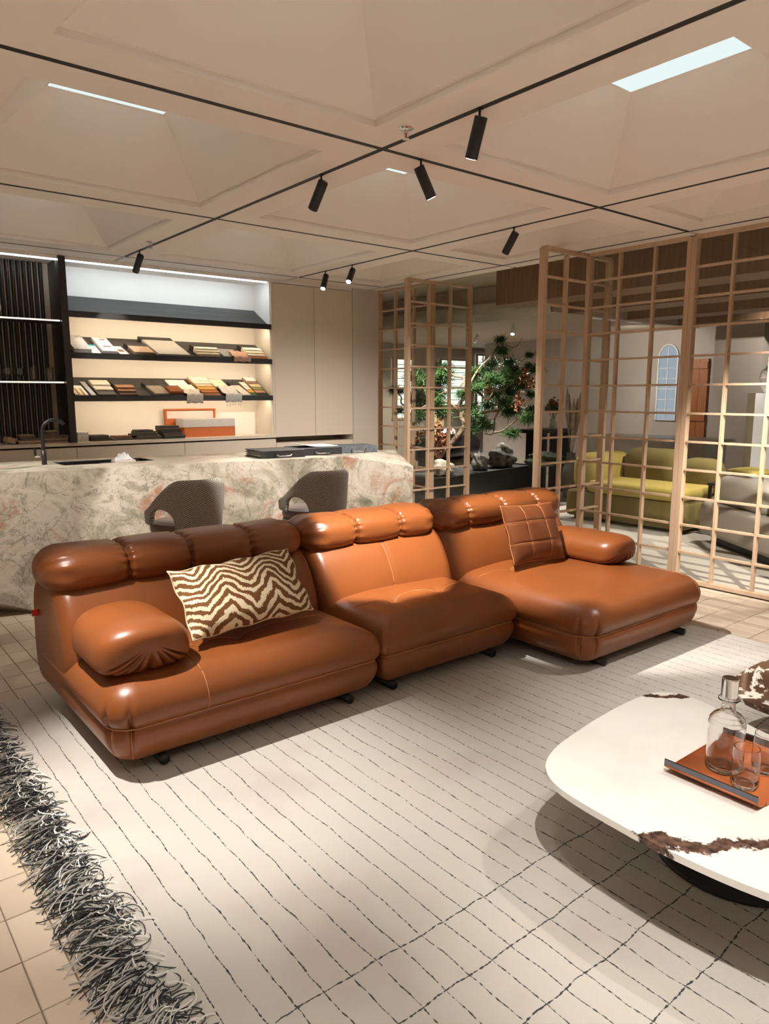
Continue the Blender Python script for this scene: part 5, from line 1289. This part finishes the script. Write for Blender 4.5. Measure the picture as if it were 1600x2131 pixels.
CM = [cluster_mesh(3), cluster_mesh(9)]
for i, (x, y, r_) in enumerate([(610, 1150, 45), (690, 1190, 35), (580, 1260, 45), (640, 1255, 40), (575, 1350, 35), (590, 1405, 30), (700, 1320, 30), (420, 1190, 40), (490, 1200, 30), (1430, 650, 50), (1480, 720, 40), (1400, 640, 40), (1370, 880, 38), (1350, 920, 30), (1070, 770, 40), (1060, 720, 35)]):
    q = bpy.data.objects.new('rust_cluster', CM[i % 2]); COL.objects.link(q); q.parent = tree; q.location = tp(x, y, 9.45); sc = r_ * 0.21875 / 157 * 1.2; q.scale = (sc, sc, sc * 1.2); q.rotation_euler = (0, 0, i)

# console behind the right door leaf, with dried flowers
c_ = atd(1125, 893, 11.0)
cs = empty('console_table', (c_.x, c_.y, 0), R(0)); tag(cs, 'black console table behind the right door leaf', 'table'); zt_ = c_.z
box('top', -0.35, 0.55, -0.2, 0.2, zt_ - 0.05, zt_, M['black'], cs); box('leg', -0.12, -0.06, -0.18, 0.18, 0, zt_ - 0.0505, M['black'], cs); box('leg', 0.45, 0.51, -0.18, 0.18, 0, zt_ - 0.0505, M['black'], cs)
def bouquet(px, py, d, zbase, h, label, cols, n, name='flower_vase', spread=0.12):
    p = atd(px, py, d); o = empty(name, (p.x, p.y, zbase)); tag(o, label, 'flowers')
    lathe('vase', [(0, 0), (0.05, 0), (0.06, 0.05), (0.045, 0.13), (0.05, 0.15), (0.043, 0.15), (0.038, 0.13), (0, 0.02)], M['white'], o, 20)
    for k in range(n):
        a = tgr.uniform(0, 6.28); r_ = tgr.uniform(0.02, spread); hh = h * tgr.uniform(0.7, 1)
        e = Vector((r_ * math.cos(a), r_ * math.sin(a), hh)); tube('stem', [(0, 0, 0.03), (e.x * 0.4, e.y * 0.4, hh * 0.6), e], 0.003, cols[0], o, 5)
        q = bpy.data.objects.new('bloom', cols[1 + k % (len(cols) - 1)]); COL.objects.link(q); q.parent = o; q.location = e; q.scale = (0.06, 0.06, 0.06)
bouquet(1150, 893, 11.0, zt_ + 0.0005, 0.42, 'vase of green and orange flowers behind the right door leaf', [M['needle'], NM[0], CM[0], NM[1]], 12)
pg = atd(1190, 900, 10.6)
po = empty('pampas_vase', (pg.x, pg.y, 0)); tag(po, 'tall vase of pale pampas grass behind the right door leaf', 'vase'); lathe('vase', [(0, 0), (0.09, 0), (0.13, 0.2), (0.10, 0.52), (0.06, 0.62), (0.07, 0.66), (0.06, 0.66), (0, 0.5)], mat('grey_ceramic', (0.2, 0.19, 0.18), 0.6), po, 24)
M['pampas'] = mat('pampas', (0.52, 0.42, 0.31), 0.95, var=0.2, vscale=20, bump=1, bscale=60)
for k in range(5):
    a = k * 1.3; tip = Vector((0.10 * math.cos(a), 0.10 * math.sin(a), 1.45 + 0.08 * (k % 3))); tube('plume', [(0, 0, 0.6), tip * 0.6, tip * 0.75, tip * 0.88, tip], [0.003, 0.004, 0.035, 0.03, 0.004], M['pampas'], po, 8)

# yellow sofa
ys = empty('yellow_sofa', (7.85, 4.55, 0)); tag(ys, 'curvy yellow fabric sofa behind the glass grid', 'sofa')
M['yellow'] = mat('yellow_boucle', (0.43, 0.325, 0.075), 0.95, bump=0.4, bscale=90); M['yellow_shaded'] = mat('shaded_yellow_boucle', (0.19, 0.145, 0.045), 0.95, bump=0.4, bscale=90)  # darker copy of the yellow carries the shade on base and back cushions
def soft(name, x0, x1, y0, y1, z0, z1, m, parent, bev, sub=2):
    bm = bmesh.new(); add_box(bm, x0, x1, y0, y1, z0, z1, bev, 4); return bm_obj(name, bm, m, parent, True)
soft('base', -0.55, 0.45, -0.60, 0.95, 0.04, 0.36, M['yellow_shaded'], ys, 0.05); soft('seat_cushion', -0.60, 0.10, -0.61, 0.62, 0.355, 0.50, M['yellow'], ys, 0.06); soft('arm', -0.45, 0.42, 0.60, 0.98, 0.33, 0.80, M['yellow'], ys, 0.15)
soft('back_cushion', 0.08, 0.45, -0.10, 0.62, 0.36, 0.86, M['yellow_shaded'], ys, 0.15); soft('back_cushion', 0.08, 0.45, -0.60, -0.11, 0.36, 0.78, M['yellow_shaded'], ys, 0.15)
for (x, y) in ((-0.45, -0.5), (-0.45, 0.85), (0.35, -0.5), (0.35, 0.85)): lathe('foot', [(0, 0), (0.02, 0), (0.02, 0.045), (0, 0.045)], M['black'], ys, 12, (x, y, 0.0005))
# grey sofa, its back to the partition
gs = empty('grey_sofa', (6.66, 2.98, 0), math.atan2(1.16, 0.83)); tag(gs, 'grey leather sofa seen from behind through the glass grid', 'sofa')
M['grey'] = mat('grey_leather', (0.36, 0.32, 0.27), 0.5)
soft('base', -1.2, 0.92, -0.95, 0.0, 0.09, 0.42, M['grey'], gs, 0.05); soft('back_cushion', -1.15, -0.12, -0.36, -0.06, 0.40, 0.72, M['grey'], gs, 0.13); soft('back_cushion', -0.11, 0.80, -0.36, -0.06, 0.40, 0.72, M['grey'], gs, 0.13)
box('plinth', -1.1, 0.82, -0.85, -0.10, 0.0, 0.0895, M['black'], gs)
pw = atd(1550, 978, 7.0); yp, ypc, _a, _b = pillow('yellow_pillow', 0.42, 0.30, 0.07, [tuple(pw + Vector((-0.13, -0.22, 0.0)) + Vector((0.25, 0, 0))), tuple(pw + Vector((0.12, 0.17, 0)) + Vector((0.25, 0, 0))), tuple(pw + Vector((0.12, 0.17, 0))), tuple(pw + Vector((-0.13, -0.22, 0.0)))], M['yellow'], 20, 16, 0.002)
yp.location.z = 0.762; tag(yp, 'flat yellow pillow on the back of the grey sofa', 'pillow')
# white desk, small black table, plinth with vase
wd = atd(1300, 935, 10.3); o = empty('reception_desk', (wd.x, wd.y, 0), R(0)); tag(o, 'pale stone counter behind the yellow sofa', 'counter')
M['desk'] = mat('pale_stone_top', (0.50, 0.46, 0.42), 0.3, var=0.12, vscale=5); box('top', -0.35, 0.35, -1.4, 0.55, 0.90, 0.94, M['desk'], o, bev=0.004, seg=1); box('body', -0.3, 0.3, -1.3, 0.45, 0, 0.8995, M['desk'], o)
bt = Vector((7.8, 3.74, 0)); o = empty('occasional_table', (bt.x, bt.y, 0)); tag(o, 'small black side table between the yellow and grey sofas', 'table'); box('top', -0.15, 0.15, -0.15, 0.15, 0.53, 0.555, M['black'], o); 
for (a, b) in ((-0.14, -0.14), (0.11, -0.14), (-0.14, 0.11), (0.11, 0.11)): box('leg', a, a + 0.03, b, b + 0.03, 0, 0.5295, M['black'], o)
pp_ = atd(1592, 900, 8.1); o = box('display_plinth', -0.17, 0.17, -0.17, 0.17, 0, 1.52, M['white']); o.location = (pp_.x, pp_.y, 0); o.rotation_euler.z = R(38); tag(o, 'white display plinth at the right edge behind the grey sofa', 'plinth')
o = lathe('sculpture_vase', [(0, 0), (0.05, 0), (0.075, 0.06), (0.105, 0.16), (0.09, 0.24), (0.04, 0.28), (0.05, 0.30), (0.035, 0.295), (0, 0.2)], mat('gloss_white', (0.75, 0.73, 0.7), 0.2), None, 32); o.location = (pp_.x, pp_.y, 1.5205); tag(o, 'glossy white vase on the display plinth', 'vase')
ch = atd(945, 890, 13.0); o = empty('armchair', (ch.x, ch.y, 0), R(35)); tag(o, 'straw coloured armchair far behind the planter', 'armchair')
soft('seat', -0.4, 0.4, -0.4, 0.4, 0.0005, 0.5, M['blind'] if False else mat('straw', (0.42, 0.33, 0.17), 0.9), o, 0.06); soft('backrest', -0.4, 0.4, 0.25, 0.45, 0.5, 1.2, mat('straw_back', (0.40, 0.31, 0.15), 0.9), o, 0.08); soft('cushion', -0.22, 0.22, 0.0, 0.22, 0.5, 0.9, M['white'], o, 0.07); soft('arm', -0.48, -0.39, -0.4, 0.4, 0.15, 0.7, M['white'], o, 0.03); soft('arm', 0.39, 0.48, -0.4, 0.4, 0.15, 0.7, M['white'], o, 0.03)

# lamps of the far room, some added to brighten it
def far_spot(x, y, z, target, watts, cone, label):
    o = empty('far_spotlight', (x, y, z)); tag(o, label, 'spotlight'); t = (Vector(target) - Vector((x, y, z - 0.1))).normalized()
    tube('stem', [(0, 0, -0.0005), (0, 0, -0.06)], 0.006, M['white'], o, 8); a = Vector((0, 0, -0.07)) - t * 0.03; b = a + t * 0.13; tube('lamp_head', [a, b], 0.03, M['white'], o, 18)
    V, Fc = tube_data([b + t * 0.0005, b + t * 0.0015], 0.026, 16); new_mesh('lens', V, Fc, M['lens'], o)
    l = bpy.data.lights.new('spot', 'SPOT'); l.energy = watts; l.spot_size = R(cone); l.spot_blend = 0.5; l.shadow_soft_size = 0.03; l.color = WARM
    lo = bpy.data.objects.new('spot', l); COL.objects.link(lo); lo.parent = o; lo.location = b + t * 0.006; lo.rotation_euler = t.to_track_quat('-Z', 'Y').to_euler()
far_spot(6.0, 6.6, 2.95, (7.0, 6.9, 0.9), 420, 60, 'white ceiling spotlight over the pine tree')
far_spot(8.2, 7.2, 2.52, (7.3, 6.7, 0.8), 260, 80, 'white ceiling spotlight to the right of the pine tree')
far_spot(8.9, 8.6, 2.52, (8.9, 9.6, 0.6), 260, 110, 'white ceiling spotlight above the far armchair')
far_spot(8.0, 3.4, 2.95, (7.6, 4.3, 0.4), 220, 60, 'white ceiling spotlight over the yellow sofa')
far_spot(9.3, 6.2, 2.52, (10.9, 6.6, 1.2), 75, 120, 'white ceiling spotlight washing the far grey wall')
far_spot(6.9, 1.6, 2.95, (6.7, 2.6, 0.3), 260, 90, 'white ceiling spotlight over the grey sofa')
far_spot(9.2, 3.6, 2.95, (10.9, 4.4, 1.3), 110, 90, 'white ceiling spotlight added to brighten the wall behind the grey sofa')  # added lamp, lightens a wall that came out too dark
